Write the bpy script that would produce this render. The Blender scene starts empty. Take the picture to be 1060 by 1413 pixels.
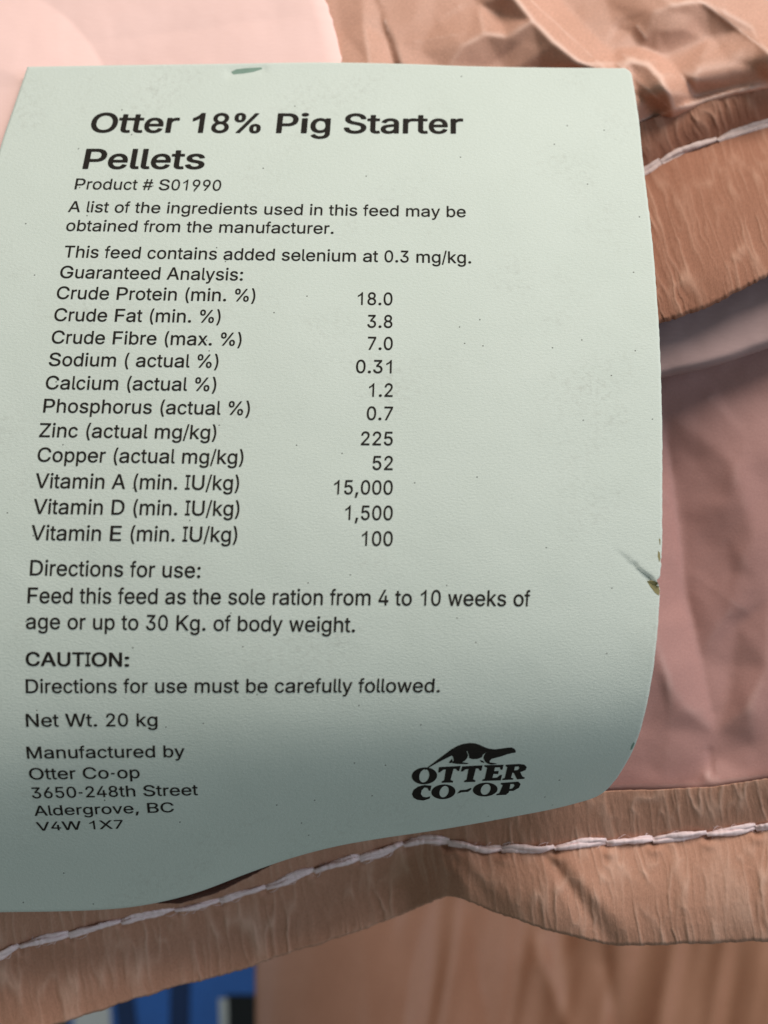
import bpy, bmesh, math, random
import numpy as np
from mathutils import Vector, Matrix
from mathutils.geometry import delaunay_2d_cdt

random.seed(7)
S = bpy.context.scene
COL = S.collection

# ------------------------------------------------------------------ camera
PW, PH, F = 1060.0, 1413.0, 1142.0          # photo frame and focal length, both in photo pixels
cam_d = bpy.data.cameras.new('camera')
cam = bpy.data.objects.new('camera', cam_d)
COL.objects.link(cam)
CAM = Matrix.Translation((0, -0.06, 0.62)) @ Matrix.Rotation(math.radians(30), 4, 'X')
cam.matrix_world = CAM
cam_d.sensor_fit = 'HORIZONTAL'
cam_d.sensor_width = 36.0
cam_d.lens = 36.0 * F / PW
cam_d.clip_start = 0.005
cam_d.clip_end = 50.0
cam_d.dof.use_dof = True
cam_d.dof.focus_distance = 0.151
cam_d.dof.aperture_fstop = 15.5
S.camera = cam

# ------------------------------------------------------------------ light
world = bpy.data.worlds.new('World')
S.world = world
world.use_nodes = True
bg = world.node_tree.nodes['Background']
bg.inputs[0].default_value = (0.84, 0.97, 0.93, 1)
bg.inputs[1].default_value = 0.225


def lamp(name, direction, dist, size, energy, colour, target=(0, -0.005, -0.15)):
    """an area lamp; direction is given as seen from the camera (right, up, towards the viewer)"""
    l = bpy.data.lights.new(name, 'AREA')
    l.shape = 'DISK'
    l.size = size
    l.energy = energy
    l.color = colour
    o = bpy.data.objects.new(name, l)
    COL.objects.link(o)
    t = CAM @ Vector(target)
    d = (CAM.to_3x3() @ Vector(direction)).normalized()
    o.location = t + d * dist
    o.rotation_euler = d.to_track_quat('Z', 'Y').to_euler()
    return o


lamp('window_light', (0.36, 0.83, 0.42), 0.9, 0.56, 9.4, (1.0, 0.925, 0.86))
lamp('room_light', (0.85, 0.08, 0.50), 1.3, 0.7, 4.2, (0.68, 0.78, 1.0))

S.view_settings.view_transform = 'Standard'
S.view_settings.look = 'None'
S.view_settings.exposure = 0
S.view_settings.gamma = 1
S.view_settings.use_curve_mapping = False

# ------------------------------------------------------------------ helpers
CM = np.array(CAM)


def unproject(X, Y, D):
    """photo pixel + distance in millimetres -> world metres"""
    X, Y, D = np.broadcast_arrays(np.asarray(X, float), np.asarray(Y, float), np.asarray(D, float))
    m = D / 1000.0
    p = np.stack([(X - PW / 2) / F * m, -(Y - PH / 2) / F * m, -m], -1)
    return p @ CM[:3, :3].T + CM[:3, 3]


def hash2(ix, iy, seed):
    n = (ix.astype(np.int64) * 374761393 + iy.astype(np.int64) * 668265263 + seed * 982451653) & 0x7fffffff
    n = ((n ^ (n >> 13)) * 1274126177) & 0x7fffffff
    return ((n ^ (n >> 16)) & 0xffff) / 65535.0


def vnoise(x, y, seed=0):
    x = np.asarray(x, float); y = np.asarray(y, float)
    x, y = np.broadcast_arrays(x, y)
    ix = np.floor(x); iy = np.floor(y)
    fx = x - ix; fy = y - iy
    fx = fx * fx * fx * (fx * (fx * 6 - 15) + 10); fy = fy * fy * fy * (fy * (fy * 6 - 15) + 10)
    a = hash2(ix, iy, seed); b = hash2(ix + 1, iy, seed); c = hash2(ix, iy + 1, seed); d = hash2(ix + 1, iy + 1, seed)
    return (a * (1 - fx) + b * fx) * (1 - fy) + (c * (1 - fx) + d * fx) * fy


def fbm(x, y, seed=0, oct=4, gain=0.5):
    s = 0; a = 1; t = 0
    for k in range(oct):
        s = s + a * vnoise(x * 2 ** k + 13.7 * k, y * 2 ** k - 7.1 * k, seed + k)
        t += a; a *= gain
    return s / t - 0.5


def table(x, pts, smooth=0.0):
    xs = np.array([p[0] for p in pts], float); ys = np.array([p[1] for p in pts], float)
    x = np.asarray(x, float)
    if smooth <= 0:
        return np.interp(x, xs, ys)
    r = 0; w = 0
    for k in np.linspace(-2, 2, 17):
        g = math.exp(-k * k / 2)
        r = r + g * np.interp(x + k * smooth, xs, ys); w += g
    return r / w


def seg_dist(X, Y, p, q):
    px, py = p; qx, qy = q
    dx, dy = qx - px, qy - py
    L2 = dx * dx + dy * dy
    t = np.clip(((X - px) * dx + (Y - py) * dy) / L2, 0, 1)
    sx = X - px - t * dx; sy = Y - py - t * dy
    side = (sx * dy - sy * dx) / math.sqrt(L2)
    return np.hypot(sx, sy), t, side


def crease(X, Y, p, q, width, amp):
    """a sharp-crested fold along a line, dying out at both ends"""
    d, t, _ = seg_dist(X, Y, p, q)
    return amp * np.exp(-d / width) * np.clip(np.minimum(t, 1 - t) * 6 + 0.25, 0, 1)


def facets(X, Y, pts, chains=()):
    """crumpled paper: plane facets spanned between given points (x, y, height); chains are fold lines kept as edges"""
    pts = list(pts)
    E = []
    for ch in chains:
        n0 = len(pts)
        pts += ch
        E += [(n0 + k, n0 + k + 1) for k in range(len(ch) - 1)]
    P = [Vector((p[0], p[1])) for p in pts]
    v, e, f, ov, oe, of = delaunay_2d_cdt(P, E, [], 0, 1e-5)
    H = []
    for k in range(len(v)):
        H.append(pts[ov[k][0]][2] if len(ov[k]) else 0.0)
    out = np.zeros_like(X)
    for tri in f:
        if len(tri) != 3:
            continue
        (ax, ay), (bx, by), (cx, cy) = [v[i] for i in tri]
        den = (by - cy) * (ax - cx) + (cx - bx) * (ay - cy)
        if abs(den) < 1e-9:
            continue
        l1 = ((by - cy) * (X - cx) + (cx - bx) * (Y - cy)) / den
        l2 = ((cy - ay) * (X - cx) + (ax - cx) * (Y - cy)) / den
        l3 = 1 - l1 - l2
        m = (l1 >= -1e-6) & (l2 >= -1e-6) & (l3 >= -1e-6)
        out[m] = (l1 * H[tri[0]] + l2 * H[tri[1]] + l3 * H[tri[2]])[m]
    return out


def blur(A, n):
    for _ in range(n):
        B = np.pad(A, 1, mode='edge')
        A = (B[:-2, 1:-1] + B[2:, 1:-1] + B[1:-1, :-2] + B[1:-1, 2:] + 2 * B[1:-1, 1:-1]) / 6
    return A


def link(name, me, parent=None, mat=None):
    o = bpy.data.objects.new(name, me)
    COL.objects.link(o)
    if parent is not None:
        o.parent = parent
        o.matrix_parent_inverse = parent.matrix_world.inverted()
    if mat is not None:
        me.materials.append(mat)
    return o


def thing(name, at, label, cat, group=None):
    o = bpy.data.objects.new(name, None)
    COL.objects.link(o)
    o.empty_display_size = 0.01
    o.location = Vector(unproject(*at))
    o['label'] = label
    o['category'] = cat
    if group:
        o['group'] = group
    bpy.context.view_layer.update()
    return o


def sheet(name, X, Y, D, thick, mat, parent, UV=None, smooth=True, wear=None):
    """a solid sheet from a grid of photo positions and distances; thick in mm (back lies farther along the sight line)"""
    nt, ns = X.shape
    front = unproject(X, Y, D).reshape(-1, 3)
    back = unproject(X, Y, D + thick).reshape(-1, 3)
    N = nt * ns
    idx = np.arange(N).reshape(nt, ns)
    a = idx[:-1, :-1].ravel(); b = idx[:-1, 1:].ravel(); c = idx[1:, 1:].ravel(); d = idx[1:, :-1].ravel()
    fr = np.stack([a, d, c, b], 1)
    bk = np.stack([a, b, c, d], 1) + N
    rim = np.concatenate([idx[0, :], idx[1:, -1], idx[-1, -2::-1], idx[-2:0:-1, 0]])
    r2 = np.roll(rim, -1)
    sd = np.stack([rim, r2, r2 + N, rim + N], 1)
    faces = np.concatenate([fr, bk, sd])
    me = bpy.data.meshes.new(name)
    me.from_pydata(np.concatenate([front, back]).tolist(), [], faces.tolist())
    uvl = me.uv_layers.new(name='UVMap')
    if UV is None:
        U, V = X * 0.125, -Y * 0.125
    else:
        U, V = UV
    uv = np.stack([np.broadcast_to(U, X.shape).ravel(), np.broadcast_to(V, X.shape).ravel()], 1)
    uv = np.concatenate([uv, uv])
    li = np.zeros(len(me.loops), dtype=np.int32)
    me.loops.foreach_get('vertex_index', li)
    uvl.data.foreach_set('uv', uv[li].astype(np.float32).ravel())
    if wear is not None:
        at = me.attributes.new('wear', 'FLOAT', 'POINT')
        at.data.foreach_set('value', np.concatenate([wear.ravel(), wear.ravel() * 0]).astype(np.float32))
    sm = np.zeros(len(faces), dtype=bool); sm[:len(fr) + len(bk)] = smooth
    me.polygons.foreach_set('use_smooth', sm)
    me.update()
    return link(name, me, parent, mat)


# ------------------------------------------------------------------ materials
def new_mat(name):
    m = bpy.data.materials.new(name)
    m.use_nodes = True
    nt = m.node_tree
    return m, nt, nt.nodes['Principled BSDF']


def nd(nt, kind, **kw):
    n = nt.nodes.new(kind)
    for k, v in kw.items():
        setattr(n, k, v)
    return n


def paper_mat(name, colour, colour2, rough=0.78, fibre=(0.5, 6.0), bump=0.05, mottle=0.25, spec=0.25, big=0.06, speck=0.0, grain=0.0, worn=None):
    """uncoated paper: mottled pulp colour, fine fibres in the relief; fibre = noise scales along u and v (per mm)"""
    m, nt, p = new_mat(name)
    L = nt.links.new
    uv = nd(nt, 'ShaderNodeUVMap')
    mp = nd(nt, 'ShaderNodeMapping'); mp.inputs['Scale'].default_value = (fibre[0], fibre[1], 1)
    L(uv.outputs[0], mp.inputs[0])
    n1 = nd(nt, 'ShaderNodeTexNoise'); n1.inputs['Scale'].default_value = 1; n1.inputs['Detail'].default_value = 5; n1.inputs['Roughness'].default_value = 0.65
    L(mp.outputs[0], n1.inputs['Vector'])
    n2 = nd(nt, 'ShaderNodeTexNoise'); n2.inputs['Scale'].default_value = big; n2.inputs['Detail'].default_value = 6; n2.inputs['Roughness'].default_value = 0.6
    L(uv.outputs[0], n2.inputs['Vector'])
    add = nd(nt, 'ShaderNodeMath', operation='MULTIPLY_ADD'); add.inputs[1].default_value = 0.5; 
    L(n1.outputs['Fac'], add.inputs[0])
    half = nd(nt, 'ShaderNodeMath', operation='MULTIPLY'); half.inputs[1].default_value = 0.5
    L(n2.outputs['Fac'], half.inputs[0]); L(half.outputs[0], add.inputs[2])
    rng = nd(nt, 'ShaderNodeMapRange'); rng.inputs['From Min'].default_value = 0.5 - mottle; rng.inputs['From Max'].default_value = 0.5 + mottle
    L(add.outputs[0], rng.inputs['Value'])
    mix = nd(nt, 'ShaderNodeMix', data_type='RGBA')
    mix.inputs['A'].default_value = (*colour, 1); mix.inputs['B'].default_value = (*colour2, 1)
    L(rng.outputs[0], mix.inputs['Factor'])
    out = mix.outputs['Result']
    if grain > 0:
        # pulp grain: fine light and dark fibres
        gm = nd(nt, 'ShaderNodeMapping'); gm.inputs['Scale'].default_value = (5.0, 2.6, 1); L(uv.outputs[0], gm.inputs[0])
        gn = nd(nt, 'ShaderNodeTexNoise'); gn.inputs['Scale'].default_value = 0.8; gn.inputs['Detail'].default_value = 6; gn.inputs['Roughness'].default_value = 0.75
        L(gm.outputs[0], gn.inputs['Vector'])
        gr = nd(nt, 'ShaderNodeMapRange'); gr.inputs['From Min'].default_value = 0.3; gr.inputs['From Max'].default_value = 0.7
        gr.inputs['To Min'].default_value = 1 - grain; gr.inputs['To Max'].default_value = 1 + grain; L(gn.outputs['Fac'], gr.inputs['Value'])
        gx = nd(nt, 'ShaderNodeVectorMath', operation='SCALE'); L(out, gx.inputs[0]); L(gr.outputs[0], gx.inputs['Scale']); out = gx.outputs[0]
    if worn is not None:
        # rubbed, paler paper on the ridges of creases
        wa = nd(nt, 'ShaderNodeAttribute', attribute_name='wear')
        wx = nd(nt, 'ShaderNodeMix', data_type='RGBA'); wx.inputs['B'].default_value = (*worn, 1)
        L(wa.outputs['Fac'], wx.inputs['Factor']); L(out, wx.inputs['A']); out = wx.outputs['Result']
    if speck > 0:
        vo = nd(nt, 'ShaderNodeTexVoronoi', voronoi_dimensions='2D'); vo.inputs['Scale'].default_value = 0.22
        L(uv.outputs[0], vo.inputs['Vector'])
        lt = nd(nt, 'ShaderNodeMath', operation='LESS_THAN'); lt.inputs[1].default_value = 0.030
        L(vo.outputs['Distance'], lt.inputs[0])
        wn = nd(nt, 'ShaderNodeTexWhiteNoise', noise_dimensions='3D'); L(vo.outputs['Position'], wn.inputs['Vector'])
        gt = nd(nt, 'ShaderNodeMath', operation='LESS_THAN'); gt.inputs[1].default_value = speck
        L(wn.outputs['Value'], gt.inputs[0])
        an = nd(nt, 'ShaderNodeMath', operation='MULTIPLY'); L(lt.outputs[0], an.inputs[0]); L(gt.outputs[0], an.inputs[1])
        sc = nd(nt, 'ShaderNodeMath', operation='MULTIPLY'); sc.inputs[1].default_value = 0.75; L(an.outputs[0], sc.inputs[0])
        mx = nd(nt, 'ShaderNodeMix', data_type='RGBA'); mx.inputs['B'].default_value = (0.05, 0.045, 0.04, 1)
        L(sc.outputs[0], mx.inputs['Factor']); L(out, mx.inputs['A'])
        out = mx.outputs['Result']
    if speck > 0:
        a1 = nd(nt, 'ShaderNodeTexNoise'); a1.inputs['Scale'].default_value = 0.055; a1.inputs['Detail'].default_value = 3
        a2 = nd(nt, 'ShaderNodeTexNoise'); a2.inputs['Scale'].default_value = 0.9; a2.inputs['Detail'].default_value = 8; a2.inputs['Roughness'].default_value = 0.7
        L(uv.outputs[0], a1.inputs['Vector']); L(uv.outputs[0], a2.inputs['Vector'])
        r1 = nd(nt, 'ShaderNodeMapRange'); r1.inputs['From Min'].default_value = 0.52; r1.inputs['From Max'].default_value = 0.75; L(a1.outputs['Fac'], r1.inputs['Value'])
        r2 = nd(nt, 'ShaderNodeMapRange'); r2.inputs['From Min'].default_value = 0.48; r2.inputs['From Max'].default_value = 0.72; L(a2.outputs['Fac'], r2.inputs['Value'])
        mm_ = nd(nt, 'ShaderNodeMath', operation='MULTIPLY'); L(r1.outputs[0], mm_.inputs[0]); L(r2.outputs[0], mm_.inputs[1])
        mk = nd(nt, 'ShaderNodeMath', operation='MULTIPLY'); mk.inputs[1].default_value = 0.45; L(mm_.outputs[0], mk.inputs[0])
        md = nd(nt, 'ShaderNodeMix', data_type='RGBA'); md.inputs['B'].default_value = (0.30, 0.29, 0.25, 1)
        L(mk.outputs[0], md.inputs['Factor']); L(out, md.inputs['A']); out = md.outputs['Result']
    L(out, p.inputs['Base Color'])
    p.inputs['Roughness'].default_value = rough
    p.inputs['Specular IOR Level'].default_value = spec
    b = nd(nt, 'ShaderNodeBump'); b.inputs['Strength'].default_value = 1.0; b.inputs['Distance'].default_value = bump / 1000.0
    L(n1.outputs['Fac'], b.inputs['Height'])
    L(b.outputs[0], p.inputs['Normal'])
    return m


def plain_mat(name, colour, rough=0.7, spec=0.3, var=0.15, scale=300, bump=0.0):
    m, nt, p = new_mat(name)
    L = nt.links.new
    tc = nd(nt, 'ShaderNodeTexCoord')
    n = nd(nt, 'ShaderNodeTexNoise'); n.inputs['Scale'].default_value = scale; n.inputs['Detail'].default_value = 4
    L(tc.outputs['Object'], n.inputs['Vector'])
    mix = nd(nt, 'ShaderNodeMix', data_type='RGBA')
    mix.inputs['A'].default_value = (*[c * (1 - var) for c in colour], 1)
    mix.inputs['B'].default_value = (*[min(1, c * (1 + var)) for c in colour], 1)
    L(n.outputs['Fac'], mix.inputs['Factor'])
    L(mix.outputs['Result'], p.inputs['Base Color'])
    p.inputs['Roughness'].default_value = rough
    p.inputs['Specular IOR Level'].default_value = spec
    if bump:
        b = nd(nt, 'ShaderNodeBump'); b.inputs['Distance'].default_value = bump / 1000
        L(n.outputs['Fac'], b.inputs['Height']); L(b.outputs[0], p.inputs['Normal'])
    return m


M_TAG = paper_mat('green_card', (0.55, 0.605, 0.54), (0.60, 0.65, 0.59), rough=0.85, fibre=(1.7, 2.6), bump=0.08, spec=0.15, speck=0.12)
M_KRAFT = paper_mat('kraft_paper', (0.42, 0.215, 0.14), (0.60, 0.325, 0.235), fibre=(2.0, 5.0), bump=0.05, spec=0.40, rough=0.55, mottle=0.16, grain=0.16, worn=(0.78, 0.55, 0.45))
M_FLAP = paper_mat('lit_kraft_paper', (0.80, 0.54, 0.485), (0.86, 0.60, 0.55), fibre=(0.5, 3.0), bump=0.03)  # same kraft as the bag; strong light on it is put into the colour
M_PINK = paper_mat('pinkish_kraft_paper', (0.36, 0.18, 0.155), (0.435, 0.235, 0.205), fibre=(1.6, 3.0), bump=0.035, spec=0.35, rough=0.6, big=0.03, grain=0.10, worn=(0.62, 0.42, 0.38))
M_PLY = paper_mat('grey_kraft_paper', (0.30, 0.20, 0.19), (0.37, 0.255, 0.24), fibre=(0.6, 2.0), bump=0.03, spec=0.3, big=0.03)
M_TAPE = paper_mat('crepe_paper', (0.25, 0.105, 0.060), (0.35, 0.157, 0.095), fibre=(3.4, 1.2), bump=0.08, mottle=0.25, grain=0.18, worn=(0.56, 0.33, 0.23))
M_FRAY = paper_mat('frayed_crepe_paper', (0.36, 0.18, 0.115), (0.47, 0.255, 0.175), fibre=(3.6, 1.0), bump=0.09, mottle=0.25, grain=0.18, worn=(0.66, 0.44, 0.34))
M_BACK = paper_mat('glossy_kraft_paper', (0.36, 0.17, 0.10), (0.52, 0.27, 0.175), fibre=(0.3, 0.6), bump=0.03, spec=0.4, rough=0.5, big=0.02)
M_THREAD = plain_mat('cotton_thread', (0.77, 0.62, 0.62), rough=0.85, spec=0.2, var=0.12, scale=900, bump=0.08)
M_SHADED = plain_mat('shaded_thread', (0.60, 0.47, 0.43), rough=0.85, spec=0.2, var=0.15, scale=900, bump=0.08)  # same cotton thread, with the shade of the stitch valley painted in
M_INK = plain_mat('black_ink', (0.022, 0.019, 0.016), rough=0.8, spec=0.05, var=0.35, scale=2500)
M_BRUISE = plain_mat('torn_card_core', (0.24, 0.21, 0.10), rough=0.9, spec=0.1, var=0.3, scale=900, bump=0.1)
M_DENT = plain_mat('dark_green_card', (0.20, 0.29, 0.235), rough=0.9, spec=0.1, var=0.15, scale=900)
M_BLUE = plain_mat('blue_plastic', (0.04, 0.18, 0.66), rough=0.35, spec=0.5, var=0.15, scale=30)
M_NAVY = plain_mat('dark_blue_print', (0.02, 0.05, 0.16), rough=0.4)
M_BLACK = plain_mat('black_print', (0.012, 0.013, 0.016), rough=0.4)
M_WHITE = plain_mat('white_print', (0.80, 0.81, 0.83), rough=0.4, var=0.05)

# ------------------------------------------------------------------ ground far below the bags
M_GROUND = plain_mat('dusty_concrete', (0.16, 0.14, 0.125), rough=0.9, var=0.25, scale=9)
_g = bpy.data.meshes.new('ground')
_n = 24
_v = [(-2.5 + 5 * i / _n, -2.0 + 5 * j / _n, -0.95 + 0.006 * (float(vnoise(i / 3.0, j / 3.0, 2)) - 0.5)) for j in range(_n + 1) for i in range(_n + 1)]
_g.from_pydata(_v, [], [(j * (_n + 1) + i, j * (_n + 1) + i + 1, (j + 1) * (_n + 1) + i + 1, (j + 1) * (_n + 1) + i) for j in range(_n) for i in range(_n)])
_go = link('ground', _g, None, M_GROUND)
_go['kind'] = 'structure'

# ------------------------------------------------------------------ shape of the tag
EM = [(-200, 19.8), (92, 23.0), (250, 25.1), (400, 26.8), (500, 27.75), (600, 28.5), (700, 29.2), (800, 29.6), (880, 29.8), (950, 29.75),
      (1000, 29.65), (1050, 29.35), (1100, 28.75), (1150, 27.8), (1200, 26.7), (1260, 25.2), (1400, 22.5)]


def tag_depth(X, Y):
    X = np.asarray(X, float); Y = np.asarray(Y, float)
    k = table(Y, [(0, -0.015), (500, -0.018), (850, 0.0), (1000, 0.05), (1100, 0.12), (1260, 0.17)], 30)
    yy = Y + (X - 60) * k
    d = 4031.0 / table(yy, EM, 50)
    # the lower right corner curls down a little more, the right half leans away
    d = d + 2.2 * np.clip((X - 350) / 560, 0, 1.2) ** 2
    d = d + 3.5 * np.clip((X - 700) / 200, 0, 1.2) ** 2 * np.clip((Y - 860) / 230, 0, 1.3) ** 2
    # gentle unevenness of the card and the bent nick at the right edge
    d = d + 1.1 * fbm(X / 330, Y / 330, 51, 2) + 0.12 * fbm(X / 60, Y / 60, 5, 2)
    dd, t, side = seg_dist(X, Y, (845, 752), (915, 812))
    fade = np.clip((X - 845) / 62, 0, 1)
    d = d + fade * np.where(side > 0, -0.26, 0.34) * np.exp(-dd / 24)
    dd, t, side = seg_dist(X, Y, (318, 101), (362, 95))
    d = d + 0.35 * np.exp(-(dd / 7) ** 2)
    return d


# ------------------------------------------------------------------ feed tag
tag = thing('feed_tag', (480, 640, 140), 'pale green printed card tag with black feed analysis text lying on the kraft bags', 'tag')


def poly(t, pts):
    """point on a polyline at parameter t (0..1 by length)"""
    P = np.array(pts, float)
    L = np.concatenate([[0], np.cumsum(np.hypot(*np.diff(P, axis=0).T))]); L /= L[-1]
    return np.interp(t, L, P[:, 0]), np.interp(t, L, P[:, 1])


def spline(pts, n=12):
    P = [pts[0]] + list(pts) + [pts[-1]]
    out = []
    for i in range(1, len(P) - 2):
        p0, p1, p2, p3 = [np.array(P[j], float) for j in (i - 1, i, i + 1, i + 2)]
        for k in range(n):
            t = k / n
            out.append(tuple(0.5 * (2 * p1 + (p2 - p0) * t + (2 * p0 - 5 * p1 + 4 * p2 - p3) * t * t + (3 * p1 - p0 - 3 * p2 + p3) * t ** 3)))
    out.append(tuple(pts[-1]))
    return out


LEFT = spline([(38, 92), (19, 148), (0, 205), (-25, 300), (-48, 420), (-66, 540), (-82, 680), (-92, 820), (-95, 930), (-90, 1030), (-78, 1120), (-62, 1200), (-45, 1262)])
RIGHT = spline([(863, 94), (870, 99), (873, 108), (882, 169), (889, 237), (900, 330), (909, 446), (912.5, 530), (914, 600), (914, 690), (913.5, 755), (911, 800), (909, 850), (905, 895), (899, 940),
                (890, 985), (878, 1025), (866, 1050), (852, 1073), (838, 1089), (826, 1098), (812, 1104)])
TOP = spline([(38, 92), (150, 90), (300, 88), (440, 86), (560, 88), (640, 91), (740, 93), (863, 94)])
BOT = spline([(-45, 1262), (0, 1259), (70, 1258), (130, 1256), (180, 1252), (230, 1243), (280, 1229), (340, 1206), (400, 1185), (460, 1169), (520, 1158), (620, 1143), (720, 1125), (770, 1115), (812, 1104)])

ns, ntt = 260, 330
sg, tg = np.meshgrid(np.linspace(0, 1, ns), np.linspace(0, 1, ntt))
lx, ly = poly(tg, LEFT); rx, ry = poly(tg, RIGHT); tx, ty = poly(sg, TOP); bx, by = poly(sg, BOT)
# rough cut on the right edge near the nick
rough_edge = (vnoise(ry / 2.2, ry * 0, 3) - 0.5) * 1.6 * np.exp(-((ry - 790) / 45) ** 2) + (vnoise(ry / 6.0, ry * 0, 4) - 0.5) * 0.7
rough_edge -= 4.5 * np.exp(-((ry - 802) / 5) ** 2)
rx = rx + rough_edge
TX = (1 - sg) * lx + sg * rx + (1 - tg) * tx + tg * bx - ((1 - sg) * (1 - tg) * 38 + sg * (1 - tg) * 863 + (1 - sg) * tg * -45 + sg * tg * 812)
TY = (1 - sg) * ly + sg * ry + (1 - tg) * ty + tg * by - ((1 - sg) * (1 - tg) * 92 + sg * (1 - tg) * 94 + (1 - sg) * tg * 1262 + sg * tg * 1104)
card = sheet('card', TX, TY, tag_depth(TX, TY), 0.32, M_TAG, tag, UV=(sg * 112, -tg * 160))


def lean(X, Y):
    sl = table(Y, [(80, .28), (200, .24), (260, .205), (350, .165), (450, .125), (600, .11), (740, .085), (830, .04), (900, .0), (960, -.02), (1040, -.1), (1080, -.15), (1150, -.18)], 15)
    sr = table(Y, [(80, -.15), (200, -.11), (400, -.08), (600, -.01), (750, .01), (850, .05), (950, .12), (1020, .2), (1100, .25)], 15)
    f = np.clip((X - 60) / 830, -0.2, 1.1)
    return sl * (1 - f) + sr * f


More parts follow.
